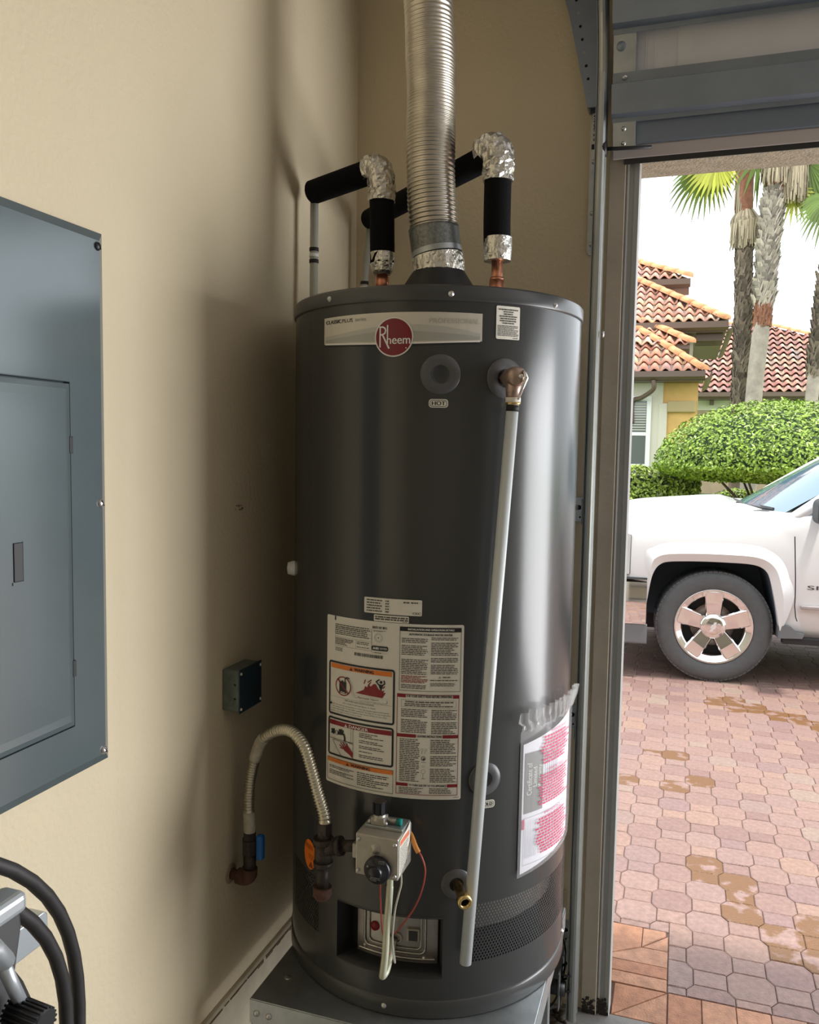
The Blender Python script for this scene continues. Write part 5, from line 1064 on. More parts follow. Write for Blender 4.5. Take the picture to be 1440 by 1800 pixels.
# flared lip round each near-side wheel opening
for cx in (0.0, 3.645):
    inn = arch(cx)[9:-3]; V_ = []; kx = len(inn)
    for i, (a, b) in enumerate(inn):
        p0_, p1_ = inn[max(i-1, 0)], inn[min(i+1, kx-1)]; t_ = Vector((p1_[0]-p0_[0], p1_[1]-p0_[1])).normalized(); n_ = Vector((-t_.y, t_.x))
        f_ = min(1.0, 0.12+2.2*sin(pi*i/(kx-1)))
        V_ += [(a, -0.030, b), (a+n_.x*0.003, -0.050, b+n_.y*0.003), (a+n_.x*0.060*f_, -0.050-0.030*f_, b+n_.y*0.060*f_), (a+n_.x*0.068*f_, -0.048-0.026*f_, b+n_.y*0.068*f_), (a+n_.x*0.14*f_, -0.042, b+n_.y*0.14*f_)]
    lipo = MB().add(V_, [(i*5+j, i*5+j+1, (i+1)*5+j+1, (i+1)*5+j) for i in range(kx-1) for j in range(4)], True).build('wheel_arch_flare', M['twhite'], tk); es = lipo.modifiers.new('e', 'EDGE_SPLIT'); es.split_angle = RAD(45)
# bumper, lights
bmp = MB()
for i, (x0, x1, y0) in enumerate(((-0.475, -0.56, -0.062), (-0.56, -0.72, -0.060), (-0.72, -0.86, -0.035), (-0.86, -0.97, 0.05))): pass
path_b = [(-0.478, -0.050), (-0.62, -0.052), (-0.75, -0.040), (-0.86, 0.0), (-0.95, 0.10), (-0.99, 0.30), (-1.01, YC)]
path_b += [(x, 2*YC-y) for x, y in reversed(path_b[:-1])]
prof = [(0.0, 0.405), (0.012, 0.43), (0.020, 0.56), (0.016, 0.66), (0.0, 0.715), (-0.03, 0.735), (-0.06, 0.735), (-0.06, 0.405)]
def sweepxy(pth, prof, smooth=False):
    P_ = [Vector((a, b, 0)) for a, b in pth]; vs = []; n = len(prof)
    for i, p in enumerate(P_):
        t = (P_[min(i+1, len(P_)-1)]-P_[max(i-1, 0)]).normalized(); o = Vector((t.y, -t.x, 0)); o = -o if (o.dot(p-Vector((0.5, YC, 0))) < 0) else o
        for d, z in prof: vs.append(p+o*d+Vector((0, 0, z)))
    fs = [(i*n+j, i*n+(j+1) % n, (i+1)*n+(j+1) % n, (i+1)*n+j) for i in range(len(P_)-1) for j in range(n)]+[tuple(range(n)), tuple(reversed(range((len(P_)-1)*n, len(P_)*n)))]
    return MB().add(vs, fs, smooth)
fb = sweepxy(path_b, prof, True).build('front_bumper', M['chrome'], tk, label='chrome front bumper reflecting the pavers'); es = fb.modifiers.new('e', 'EDGE_SPLIT'); es.split_angle = RAD(35)
sweepxy([(a+0.012 if i in (0, len(path_b)-1) else a, b) for i, (a, b) in enumerate(path_b)], [(-0.005, 0.26), (0.0, 0.27), (0.002, 0.40), (-0.03, 0.405), (-0.03, 0.26)]).build('air_dam', M['tgrey'], tk)
sweepxy(path_b, [(0.0, 0.735), (-0.004, 0.748), (-0.05, 0.748), (-0.05, 0.735)]).build('bumper_gap_trim', M['tblack'], tk)
hl = MB().prism([(-0.875, 0.77), (-0.605, 0.765), (-0.602, 1.065), (-0.66, 1.09), (-0.875, 1.03)], -0.044, 0.10, 'y', Matrix.Translation((0, 0.012, 0)) ).build('headlight', M['lens'], tk, bevel=0.006)
MB().prism([(-0.68, 0.95), (-0.635, 0.95), (-0.632, 1.045), (-0.68, 1.045)], -0.037, -0.030, 'y').build('turn_signal', M['amberl'], hl, bevel=0.002, label='amber turn signal')
MB().prism(rrect(-0.875, 0.762, -0.598, 1.07, 0.02), -0.029, -0.020, 'y').build('headlight_surround', M['tgrey'], hl) 
MB().box(-0.935, 0.22, 0.76, -0.90, 2*YC-0.22, 1.09).build('grille', M['chrome'], tk, bevel=0.01)
# wheels
def wheel(cx, yo, mir):
    sg = 1 if not mir else -1
    base = Matrix.Translation((cx, yo, 0.407)) @ Matrix.Rotation(RAD(90), 4, 'X')       # local z -> -Y (outwards on near side)
    if mir: base = Matrix.Translation((cx, yo, 0.407)) @ Matrix.Rotation(RAD(-90), 4, 'X')
    ty = MB().lathe([(0.262, -0.245), (0.275, -0.262), (0.34, -0.272), (0.382, -0.262), (0.399, -0.245), (0.402, -0.14), (0.399, -0.030), (0.388, -0.012), (0.365, -0.002), (0.335, 0.0), (0.300, -0.004), (0.272, -0.014), (0.262, -0.024)], 72, base)
    for i in range(72):
        a = 2*pi*i/72; m4 = base @ Matrix.Rotation(a, 4, 'Z')
        ty.box(0.388, -0.0155, -0.058, 0.4045, 0.0155, -0.020, m4); ty.box(0.394, -0.0145, -0.245, 0.4045, 0.0145, -0.075, m4)
    t_ = ty.build('wheel', M['tyre'], tk)
    MB().lathe([(0.262, -0.024), (0.275, -0.012), (0.270, -0.005), (0.262, -0.010), (0.232, -0.026), (0.222, -0.032), (0.214, -0.050), (0.212, -0.20)], 56, base).build('rim', M['chrome'], t_)
    MB().lathe([(0.0001, -0.12), (0.232, -0.12)], 32, base).build('shade_disc', mat('wheel_shadow', (0.03, 0.03, 0.032), 0.8), t_)  # dark disc standing in for the shade behind the spokes
    MB().lathe([(0.05, -0.10), (0.155, -0.10), (0.158, -0.115)], 32, base).build('brake_disc', mat('brake_disc', (0.20, 0.16, 0.14), 0.4, 0.8), t_)
    for k_ in range(5):
        m4 = base @ Matrix.Rotation(RAD(90+72*k_), 4, 'Z')
        q = [(0.055, -0.040, -0.050), (0.125, -0.038, -0.042), (0.255, -0.062, -0.030)]
        vs = []
        for (r_, hw, zt) in ((0.050, 0.050, -0.034), (0.105, 0.056, -0.024), (0.170, 0.062, -0.016), (0.252, 0.066, -0.010)):
            w2 = hw*0.84; vs += [Vector((r_, -hw, zt-0.035)), Vector((r_, -hw, zt-0.012)), Vector((r_, -w2, zt)), Vector((r_, w2, zt)), Vector((r_, hw, zt-0.012)), Vector((r_, hw, zt-0.035))]
        fs = [(j*6+i, j*6+(i+1) % 6, (j+1)*6+(i+1) % 6, (j+1)*6+i) for j in range(3) for i in range(6)]+[(0, 1, 2, 3, 4, 5), (23, 22, 21, 20, 19, 18)]
        MB().add([m4 @ v for v in vs], fs).build('spoke', M['chrome'], t_, bevel=0.003)
    MB().lathe([(0.0001, -0.004), (0.050, -0.006), (0.072, -0.010), (0.079, -0.018), (0.088, -0.020), (0.090, -0.05)], 40, base).build('centre_cap', M['chrome'], t_)
    bt = [(-0.036, -0.009), (-0.014, -0.009), (-0.011, -0.016), (0.014, -0.016), (0.017, -0.007), (0.040, -0.007), (0.034, 0.009), (0.012, 0.009), (0.010, 0.016), (-0.014, 0.016), (-0.017, 0.009), (-0.042, 0.009)]
    MB().prism(bt, -0.006, 0.000, 'z', base @ Matrix.Rotation(RAD(65), 4, 'Z')).build('cap_emblem', mat('emblem_silver', (0.9, 0.9, 0.88), 0.35, 0.4), t_, bevel=0.001)
for cx in (0.0, 3.645): wheel(cx, 0.0, False); wheel(cx, 2*YC, True)
# cab
def quadp(P_, th=0.006):
    P_ = [Vector(p) for p in P_]; n_ = (P_[1]-P_[0]).cross(P_[2]-P_[0]).normalized()*th; k_ = len(P_)
    return P_+[p+n_ for p in P_], [tuple(range(k_)), tuple(reversed(range(k_, 2*k_)))]+[(i, i+k_, (i+1) % k_+k_, (i+1) % k_) for i in range(k_)]
A0 = Vector((0.43, 0.055, 1.238)); A1 = Vector((1.36, 0.22, 1.79)); far = lambda p: Vector((p[0], 2*YC-p[1], p[2]))
WB = Vector((0.22, YC, 1.195)); WT = Vector((1.16, YC, 1.785))
ws = MB()
rows = 6; colsn = 10; V_ = []
for j in range(rows+1):
    for i in range(colsn+1):
        u = i/colsn; v = j/rows; e = A0.lerp(A1, v); f0 = far(e); m_ = WB.lerp(WT, v); p = e.lerp(f0, u); b_ = 1-abs(2*u-1)**2.0; c_ = (e+f0)/2
        V_.append(p+(m_-c_)*b_)
ws.add(V_, [(j*(colsn+1)+i, j*(colsn+1)+i+1, (j+1)*(colsn+1)+i+1, (j+1)*(colsn+1)+i) for j in range(rows) for i in range(colsn)], True).build('windshield', M['tglass'], tk, recalc=False)
for fx in (lambda p: Vector(p), far):
    MB().tube([fx(p) for p in ((0.42, 0.04, 1.16), (0.53, 0.03, 1.235), (0.69, 0.048, 1.350), (1.00, 0.11, 1.560), (1.33, 0.19, 1.758), (1.55, 0.225, 1.825))], [0.03, 0.040, 0.044, 0.042, 0.042, 0.042], 12).build('windshield_pillar', M['twhite'], tk)
    v, f_ = quadp([fx(p) for p in ((0.66, 0.03, 1.26), (1.55, 0.045, 1.27), (1.55, 0.22, 1.79), (1.42, 0.22, 1.79))]); MB().add(v, f_).build('side_window', M['tglass'], tk)
    v, f_ = quadp([fx(p) for p in ((1.70, 0.045, 1.27), (2.50, 0.045, 1.275), (2.50, 0.22, 1.79), (1.70, 0.22, 1.79))]); MB().add(v, f_).build('rear_side_window', M['tglass'], tk)
    for xx in ((1.55, 1.70), (2.50, 2.72)):
        v, f_ = quadp([fx(p) for p in ((xx[0], 0.03, 1.25), (xx[1], 0.03, 1.25), (xx[1], 0.21, 1.82), (xx[0], 0.21, 1.82))], 0.03); MB().add(v, f_).build('cab_pillar', M['twhite'], tk)
rf = MB(); V_ = []
for x, dz, ins in ((1.24, 0, 0.26), (1.34, 0.03, 0.23), (1.6, 0.05, 0.22), (2.4, 0.045, 0.22), (2.72, 0.0, 0.23)):
    V_ += [(x, ins, 1.78+dz*0.3), (x, ins+0.10, 1.825+dz), (x, YC, 1.85+dz), (x, 2*YC-ins-0.10, 1.825+dz), (x, 2*YC-ins, 1.78+dz*0.3)]
rf.add(V_, [(j*5+i, j*5+i+1, (j+1)*5+i+1, (j+1)*5+i) for j in range(4) for i in range(4)], True).build('roof', M['twhite'], tk)
v, f_ = quadp([(2.73, 0.2, 1.3), (2.73, 2*YC-0.2, 1.3), (2.70, 2*YC-0.3, 1.80), (2.70, 0.3, 1.80)]); MB().add(v, f_).build('rear_window', M['tglass'], tk)
MB().tube(spline([(0.20, 0.55, 1.285), (0.30, 0.35, 1.268), (0.40, 0.20, 1.262)]), 0.010, 8).tube([(0.40, 0.20, 1.268), (0.36, 0.75, 1.262)], 0.009, 8).build('wiper', M['tblack'], tk)
MB().box(0.225, 0.10, 1.225, 0.36, 2*YC-0.10, 1.258).build('cowl', M['tblack'], tk, bevel=0.01)
mr2 = MB().prism(rrect(0.590, 1.195, 0.76, 1.37, 0.045), -0.29, -0.11, 'y').build('side_mirror', M['tblack'], tk, bevel=0.012)
MB().prism(rrect(0.610, 1.215, 0.70, 1.345, 0.02), -0.294, -0.105, 'y').build('mirror_base', M['tblack'], mr2, bevel=0.006)
MB().box(0.62, -0.12, 1.225, 0.68, -0.0, 1.265).build('mirror_arm', M['tblack'], mr2, bevel=0.01)
MB().box(0.562, -0.062, 0.582, 1.60, -0.034, 0.608).build('door_moulding', mat('door_trim_strip', (0.40, 0.36, 0.36), 0.35, 0.3), tk, bevel=0.006)
MB().box(0.46, -0.035, 0.325, 2.7, 0.03, 0.372).build('rocker_step', M['tblack'], tk, bevel=0.006)
MB().prism([(0.428, 0.456), (0.505, 0.456), (0.552, 0.412), (0.60, 0.405), (0.585, 0.372), (0.428, 0.365)], -0.050, 0.05, 'y').build('mud_guard', M['tgrey'], tk)
Flat().text('SILVERADO', 0.602, 0.722, 1.20, 0.751, bold=0.002).build('door_lettering', mat('dark_chrome_letters', (0.25, 0.25, 0.26), 0.2, 0.9), tk, lambda x, z: (x, -0.0445+0.0, z), 0)
MB().tube([(1.44, -0.065, 1.13), (1.60, -0.065, 1.13)], 0.014, 8).box(1.43, -0.065, 1.12, 1.45, -0.04, 1.14).box(1.58, -0.065, 1.12, 1.60, -0.04, 1.14).build('door_handle', M['chrome'], tk)
# fender crease bodies are in the shell; dark underbody
MB().box(-0.45, 0.38, 0.30, 4.6, 2*YC-0.38, 0.50).build('chassis', M['tblack'], tk)

# ================================================================== SHRUBS
def leaf(mb, p, n, size, r):
    n = Vector(n).normalized(); t = n.orthogonal().normalized(); t.rotate(Matrix.Rotation(r.uniform(0, 2*pi), 3, n)); b = n.cross(t)
    l = size*r.uniform(0.7, 1.3); w_ = l*0.5; c = p
    mb.add([c-t*l/2, c+b*w_/2+n*l*0.06, c+t*l/2, c-b*w_/2+n*l*0.06], [(0, 1, 2, 3)])
def dome(name, c, rx, ry, rz, rlow, count, size, m, label, seed, branches=True):
    r = random.Random(seed); t = thing(name, (c[0], c[1], 0), label, 'shrub'); mb = MB()
    for _ in range(count):
        a = r.uniform(0, 2*pi); s_ = r.uniform(-0.75, 1); q = math.sqrt(1-s_*s_); d = Vector((q*cos(a), q*sin(a), s_))
        k_ = 1-0.16*r.random()**1.6; k_ += 0.02*sin(7*a)+0.015*sin(13*a+s_*9)
        zz = rz if s_ > 0 else rlow
        p = Vector((c[0]+rx*d.x*k_, c[1]+ry*d.y*k_, c[2]+zz*d.z*k_)); n_ = Vector((d.x/rx, d.y/ry, d.z/zz)).normalized()+Vector((r.uniform(-1, 1), r.uniform(-1, 1), r.uniform(-.6, 1)))*0.75
        leaf(mb, p, n_, size, r)
    mb.build('foliage', M[m], t, kind='stuff', recalc=False)
    MB().sphere((0, 0, 0), 1, 24, 12).v
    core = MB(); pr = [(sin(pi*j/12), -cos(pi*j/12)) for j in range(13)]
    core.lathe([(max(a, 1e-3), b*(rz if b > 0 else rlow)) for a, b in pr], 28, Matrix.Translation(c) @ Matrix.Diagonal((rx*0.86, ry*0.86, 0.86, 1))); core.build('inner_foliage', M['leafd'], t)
    if branches:
        for i in range(9):
            a = 2*pi*i/9; e = Vector((c[0]+rx*0.55*cos(a), c[1]+ry*0.55*sin(a), c[2]-rlow*0.3)); s0_ = Vector((c[0]+0.12*cos(a*2), c[1]+0.1*sin(a), 0))
            MB().tube(spline([s0_, s0_.lerp(e, .45)+Vector((0, 0, .12)), e], 4), [0.035*(1-0.6*j/8) for j in range(9)], 7).build('branch', M['branch'], t)
    return t
dome('topiary_bush', (2.35, 11.2, 1.46), 1.80, 1.45, 1.01, 0.30, 26000, 0.060, 'leaf', 'large dome-clipped green bush behind the truck hood', 1)
def boxhedge(name, x0, x1, y0, y1, h, count, size, m, label, seed):
    r = random.Random(seed); t = thing(name, ((x0+x1)/2, (y0+y1)/2, 0), label, 'hedge'); mb = MB()
    for _ in range(count):
        f_ = r.random(); x = r.uniform(x0, x1); hz = h+0.06*sin(x*3.1)+0.04*sin(x*7.7)
        if f_ < 0.5: p = Vector((x, y0+r.uniform(-.05, .06)+0.06*max(0, 0), r.uniform(0.05, hz))); n_ = Vector((0, -1, .4))
        elif f_ < 0.85: p = Vector((x, r.uniform(y0, y1), hz-r.uniform(0, .08))); n_ = Vector((0, -.1, 1))
        else: p = Vector((x1+r.uniform(-.05, .05), r.uniform(y0, y1), r.uniform(0.05, hz))); n_ = Vector((1, 0, .3))
        p.z -= 0.12*max(0, (abs(x-(x0+x1)/2)/((x1-x0)/2))**4)
        leaf(mb, p, n_.normalized()+Vector((r.uniform(-1, 1), r.uniform(-1, 1), r.uniform(-.5, 1)))*0.8, size, r)
    mb.build('foliage', M[m], t, kind='stuff', recalc=False)
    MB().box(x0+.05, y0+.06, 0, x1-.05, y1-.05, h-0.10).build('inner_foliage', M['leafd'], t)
boxhedge('clipped_hedge', -2.2, 1.22, 11.5, 12.5, 1.36, 12000, 0.075, 'leafy', 'low yellow-green hedge left of the topiary bush', 2)
boxhedge('small_hedge', 1.25, 2.5, 12.9, 13.6, 1.02, 4000, 0.06, 'leafy', 'lower strip of hedge glimpsed under the topiary bush', 3)

# ================================================================== HOUSES
def tile_mesh(w_, l_):
    n = 7; vs = []
    for (y, z0) in ((-l_*0.06, 0.045+0.05*(w_ > 0.3)), (l_*1.0, 0.0)):
        for th in (0.0, -0.014):
            for i in range(n):
                u = i/(n-1); vs.append(((u-0.5)*w_, y, z0+th+0.26*w_*sin(pi*2*u+0.3)*0.8))
    fs = [(i, i+1, 2*n+i+1, 2*n+i) for i in range(n-1)]+[(n+i+1, n+i, 3*n+i, 3*n+i+1) for i in range(n-1)]+[(i+1, i, n+i, n+i+1) for i in range(n-1)]
    return [Vector(v) for v in vs], fs
def inside(p, poly):
    c = False; n = len(poly)
    for i in range(n):
        a, b = poly[i], poly[i-1]
        if (a[1] > p[1]) != (b[1] > p[1]) and p[0] < (b[0]-a[0])*(p[1]-a[1])/(b[1]-a[1])+a[0]: c = not c
    return c
def roof_plane(parent, P_, w_, l_, m, limit, mfar, name='roof_tile', xmin=-1e9):
    """P_: eave left, eave right, then upper corners counter-clockwise. Tiles are laid in courses up the slope."""
    P_ = [Vector(p) for p in P_]; ex = (P_[1]-P_[0]).normalized(); nrm = ex.cross(P_[2]-P_[1]).normalized()
    if nrm.z < 0: nrm = -nrm
    ey = nrm.cross(ex)
    if ey.z < 0: ey = -ey
    poly = [((p-P_[0]).dot(ex), (p-P_[0]).dot(ey)) for p in P_]
    v, f_ = quadp(P_, 0.03); MB().add([q-nrm*0.045 for q in v], f_).build('roof_deck', M['gutter'], parent)
    X1 = max(a for a, b in poly); X0 = min(a for a, b in poly); Y1_ = max(b for a, b in poly)
    rot = Matrix((( ex.x, ey.x, nrm.x, 0), (ex.y, ey.y, nrm.y, 0), (ex.z, ey.z, nrm.z, 0), (0, 0, 0, 1)))
    v, f_ = tile_mesh(w_, l_); me = bpy.data.meshes.new('roof_tile'); me.from_pydata(v, [], f_); me.materials.append(M[m]); me.polygons.foreach_set('use_smooth', [i < 12 for i in range(len(f_))]); me.update()
    far_ = MB(); out = []
    j = 0
    while j*l_ < Y1_:
        i = math.floor(X0/w_)
        while i*w_ < X1:
            c = ((i+0.5)*w_, (j+0.35)*l_)
            if inside(c, poly): out.append(Matrix.Translation(P_[0]+ex*(i+0.5)*w_+ey*(j*l_-0.03)) @ rot)
            i += 1
        j += 1
    out.sort(key=lambda m4: -m4.translation.x)
    for k_, m4 in enumerate(out):
        if k_ < limit:
            o = bpy.data.objects.new(name, me); COL.objects.link(o); o.parent = parent; mm = m4.copy(); mm.translation -= ORG[parent.name]; o.matrix_local = mm
        else: far_.add([m4 @ q for q in v], f_, True)
    if far_.v: far_.build('distant_roof_tiles', M[mfar], parent, kind='stuff', recalc=False)
def ridge(parent, a, b, r=0.11, step=0.36, m='ridge'):
    a, b = Vector(a), Vector(b); n = max(1, int((b-a).length/step)); d = (b-a)/n; v0, f0 = None, None
    for i in range(n):
        p = a+d*i; q = p+d*1.12; up_ = Vector((0, 0, 1)); s_ = d.cross(up_).normalized(); u_ = s_.cross(d).normalized(); vs = []
        for (c, rr_) in ((p, r*1.12), (q, r*0.92)):
            for k_ in range(8): t = pi*k_/7; vs.append(c+s_*cos(t)*rr_+u_*(sin(t)*rr_*0.8-0.02))
        MB().add(vs, [(k_, k_+1, 9+k_, 8+k_) for k_ in range(7)]+[tuple(range(8)), tuple(reversed(range(8, 16)))], True).build('ridge_tile', M[m], parent)
def gutter(parent, a, b, h=0.16):
    a, b = Vector(a), Vector(b); d = (b-a).normalized(); o = Vector((d.y, -d.x, 0))
    pr = [(0, 0), (0.05, -0.0), (0.14, 0.06), (0.14, h), (0.12, h), (0.12, 0.08), (0.0, 0.03)]
    n = len(pr); vs = [q+o*x_+Vector((0, 0, z_)) for q in (a, b) for x_, z_ in pr]
    MB().add(vs, [tuple(range(n)), tuple(reversed(range(n, 2*n)))]+[(i, i+n, (i+1) % n+n, (i+1) % n) for i in range(n)]).build('gutter', M['gutter'], parent)
# house A: single storey wing with the window, yellow corner, upper storey behind
ha = thing('yellow_house', (-1.0, 18.0, 0.0), 'yellow stucco neighbour house with stepped clay tile roofs, left of the palms', 'house')
MB().box(-5.0, 17.0, 0.0, 0.50, 22.0, 3.28).build('cream_wall', M['cream'], ha)
MB().box(0.50, 17.06, 0.0, 1.24, 22.0, 3.22).build('yellow_wall', M['yellow'], ha)
MB().box(0.42, 16.98, 0.0, 0.60, 17.05, 2.75).build('corner_trim', M['cream'], ha, bevel=0.01)
MB().box(0.60, 16.95, 2.55, 1.20, 17.06, 2.80).build('cornice', mat('cornice_tan', (0.45, 0.35, 0.18), 0.8), ha, bevel=0.02)
# window
wn = MB().box(-0.95, 16.93, 1.28, 0.26, 16.99, 1.38).box(-0.95, 16.93, 2.80, 0.26, 16.99, 2.90).box(0.16, 16.93, 1.38, 0.26, 16.99, 2.80).box(-0.95, 16.93, 1.38, -0.85, 16.99, 2.80).box(-0.85, 16.95, 2.02, 0.16, 16.99, 2.10).build('window_frame', M['white'], ha, bevel=0.005)
MB().box(-0.85, 16.972, 1.38, 0.16, 16.982, 2.80).build('window_pane', M['glass'], wn)
for i in range(11): MB().box(-0.84, 16.965, 2.14+i*0.058, 0.15, 16.970, 2.165+i*0.058).build('blind_slat', M['blind'], wn)
# lower roof
roof_plane(ha, [(-3.5, 16.45, 3.42), (1.32, 16.45, 3.42), (-0.55, 18.35, 4.78), (-3.5, 18.35, 4.78)], 0.235, 0.33, 'tile', 150, 'tiles')
ridge(ha, (1.34, 16.43, 3.45), (-0.55, 18.35, 4.86), 0.12, 0.34)
gutter(ha, (-3.5, 16.45, 3.22), (1.36, 16.45, 3.22), 0.18); gutter(ha, (1.36, 16.45, 3.22), (1.36, 20.0, 3.22), 0.18)
MB().box(-3.5, 16.46, 3.20, 1.34, 17.3, 3.24).build('soffit', M['gutter'], ha)
MB().tube(spline([(0.30, 16.40, 3.22), (0.30, 16.45, 3.02), (0.05, 16.75, 2.86), (-0.15, 16.93, 2.78), (-0.15, 16.95, 2.3)]), 0.05, 10).build('downspout', M['gutter'], ha)
# second roof step (between)
roof_plane(ha, [(-3.0, 17.3, 4.15), (1.02, 17.3, 4.10), (-0.3, 18.6, 4.95), (-3.0, 18.6, 4.95)], 0.235, 0.33, 'tile', 40, 'tiles')
ridge(ha, (1.06, 17.3, 4.14), (-0.4, 18.6, 5.00), 0.13, 0.34)
MB().box(0.3, 17.32, 3.98, 1.02, 18.4, 4.06).build('fascia', M['gutter'], ha)
# main storey
MB().box(-5.0, 18.6, 3.0, 1.10, 24.0, 4.5).build('upper_wall', M['cream'], ha)
MB().box(-5.0, 18.58, 3.0, 0.85, 18.6, 4.5).build('upper_wall_panel', M['gutter'], ha)
roof_plane(ha, [(-4.0, 18.0, 4.72), (1.78, 18.0, 4.70), (-0.9, 20.3, 6.35), (-4.0, 20.3, 6.35)], 0.235, 0.31, 'tile', 105, 'tiles')
roof_plane(ha, [(1.78, 18.0, 4.70), (1.78, 24.0, 4.70), (-0.9, 24.0, 6.35), (-0.9, 20.3, 6.35)], 0.235, 0.31, 'tile', 0, 'tiles')
ridge(ha, (1.80, 17.98, 4.73), (-0.9, 20.3, 6.42), 0.13, 0.34)
gutter(ha, (-4.0, 18.0, 4.48), (1.84, 18.0, 4.46), 0.20); gutter(ha, (1.84, 18.0, 4.46), (1.84, 24.0, 4.46), 0.20)
MB().box(-4.0, 18.05, 4.44, 1.80, 24.0, 4.48).build('soffit', M['gutter'], ha)
for i in range(5): MB().box(1.15, 18.3+i*0.25, 4.28, 1.75, 18.40+i*0.25, 4.43).build('eave_bracket', M['gutter'], ha)
# top storey corner
MB().box(-5.0, 20.5, 4.4, 0.55, 24.0, 6.0).build('top_wall', M['cream'], ha)
roof_plane(ha, [(-3.0, 20.0, 6.20), (0.92, 20.0, 6.08), (-0.6, 21.2, 6.95), (-3.0, 21.2, 7.0)], 0.235, 0.33, 'tile', 20, 'tiles')
ridge(ha, (0.96, 19.98, 6.12), (-0.9, 21.2, 6.95), 0.14, 0.34)
gutter(ha, (-3.0, 20.0, 5.86), (0.98, 20.0, 5.84), 0.20); MB().box(-3.0, 20.05, 5.82, 0.95, 21.0, 5.86).build('soffit', M['gutter'], ha)
# house B: long low roof at right
hb_ = thing('red_roofed_house', (5.0, 34.0, 0.0), 'distant tan house with wide red and grey clay tile roof behind the palms', 'house')
MB().box(0.4, 32.9, 0.0, 14.0, 44.0, 4.0).build('wall', M['tan'], hb_)
MB().box(0.4, 32.85, 3.35, 14.0, 32.9, 3.85).build('frieze', M['cream'], hb_)
for i in range(9): MB().box(1.9+i*1.5, 32.5, 3.55, 2.05+i*1.5, 32.9, 3.85).build('eave_bracket', M['gutter'], hb_)
roof_plane(hb_, [(-1.0, 32.0, 4.02), (12.5, 32.0, 4.02), (4.0, 36.8, 7.25), (1.2, 36.8, 7.25)], 0.33, 0.43, 'tile', 0, 'tiles')
ridge(hb_, (12.6, 31.95, 4.05), (4.0, 36.8, 7.30), 0.16, 0.42); ridge(hb_, (4.0, 36.8, 7.30), (1.2, 36.8, 7.30), 0.16, 0.42)
gutter(hb_, (-1.0, 32.0, 3.78), (12.6, 32.0, 3.78), 0.22)
MB().box(-1.0, 32.02, 3.74, 12.5, 33.0, 3.78).build('soffit', M['gutter'], hb_)

# ================================================================== PALMS
def boots(mb, path_, r0, n, size, r, spread=0.6):
    P_ = resample(path_, 0.02); 
    for i in range(n):
        u = i/n; p = P_[min(int(u*len(P_)), len(P_)-1)]; a = i*2.399+r.uniform(-.3, .3); d = Vector((cos(a), sin(a), 0)); s_ = Vector((-sin(a), cos(a), 0))
        l = size*r.uniform(0.7, 1.3); b = p+d*r0*0.85
        mb.add([b-s_*l*0.45, b+s_*l*0.45, b+d*l*spread*0.6+Vector((0, 0, l*0.9))+s_*l*0.2, b+d*l*spread*0.75+Vector((0, 0, l*0.95))-s_*l*0.2, b+d*0.04-s_*l*.3+Vector((0, 0, -0.02))], [(0, 1, 2, 3), (0, 3, 4), (1, 4, 2)])
def fan(c, d, up_, L_, r, m, t, n=26, droop=0.35, name='frond'):
    """palmate leaf: strips radiating from c about direction d"""
    d = Vector(d).normalized(); s_ = d.cross(Vector(up_)).normalized(); mb = MB()
    for i in range(n):
        a = RAD(-105+210*i/(n-1)); q = (d*cos(a)+s_*sin(a)).normalized(); l = L_*(0.72+0.28*cos(a))*r.uniform(.9, 1.05); w_ = L_*0.055; n_ = q.cross(d.cross(s_)).normalized()
        vs = []
        for k_ in range(5):
            u = k_/4; p = c+q*l*u+Vector((0, 0, -droop*l*u*u*u)); ww = w_*(0.35+u*1.3 if u < .5 else (1.0-u)*2.0+0.02); fo = d.cross(s_).normalized(); off_ = fo*(0.004*i+0.012); vs += [p-n_*ww+off_, p+n_*ww+off_+fo*ww*0.5]
        mb.add(vs, [(2*k_, 2*k_+1, 2*k_+3, 2*k_+2) for k_ in range(4)])
    mb.build(name, M[m], t, recalc=False)
def skirt_(c, L_, w_, n, r, t, m='skirt', name='dry_frond_skirt'):
    mb = MB()
    for i in range(n):
        a = r.uniform(0, 2*pi); d = Vector((cos(a), sin(a), 0)); s_ = Vector((-sin(a), cos(a), 0)); p0 = c+d*0.06; l = L_*r.uniform(.75, 1.05); ww = 0.012
        p1 = c+d*w_*r.uniform(.7, 1)+Vector((0, 0, -l*0.45)); p2 = c+d*w_*r.uniform(.6, 1.1)+Vector((0, 0, -l))
        mb.add([p0-s_*ww, p0+s_*ww, p1+s_*ww*2, p1-s_*ww*2, p2+s_*ww*.6, p2-s_*ww*.6], [(0, 1, 2, 3), (3, 2, 4, 5)])
    mb.build(name, M[m], t, kind='stuff', recalc=False)
r = random.Random(21)
pa = thing('dark_palm', (1.97, 15.0, 0), 'left palm with dark shaggy trunk and a brown dry skirt', 'palm tree', group='palms beyond the truck')
pth = spline([(1.99, 15, 0), (1.98, 15, 2.7), (1.975, 15, 4.2), (1.93, 15, 5.6), (1.88, 15, 7.1), (1.86, 15, 8.6)], 8)
MB().tube(pth, 0.135, 16).build('trunk', M['trunk'], pa)
b_ = MB(); boots(b_, [p for p in pth if 2.3 < p.z < 6.0], 0.13, 330, 0.17, r, 0.55); b_.build('leaf_bases', M['boot'], pa, kind='stuff', recalc=False)
MB().tube([(1.925, 15, 5.85), (1.89, 15, 6.6), (1.86, 15, 7.9)], [0.155, 0.165, 0.18], 14).build('upper_trunk', M['rustbark'], pa, label='reddish fibrous upper trunk')
skirt_(Vector((1.925, 15, 6.45)), 0.85, 0.27, 340, r, pa); skirt_(Vector((1.87, 15, 7.7)), 1.7, 0.16, 60, r, pa)
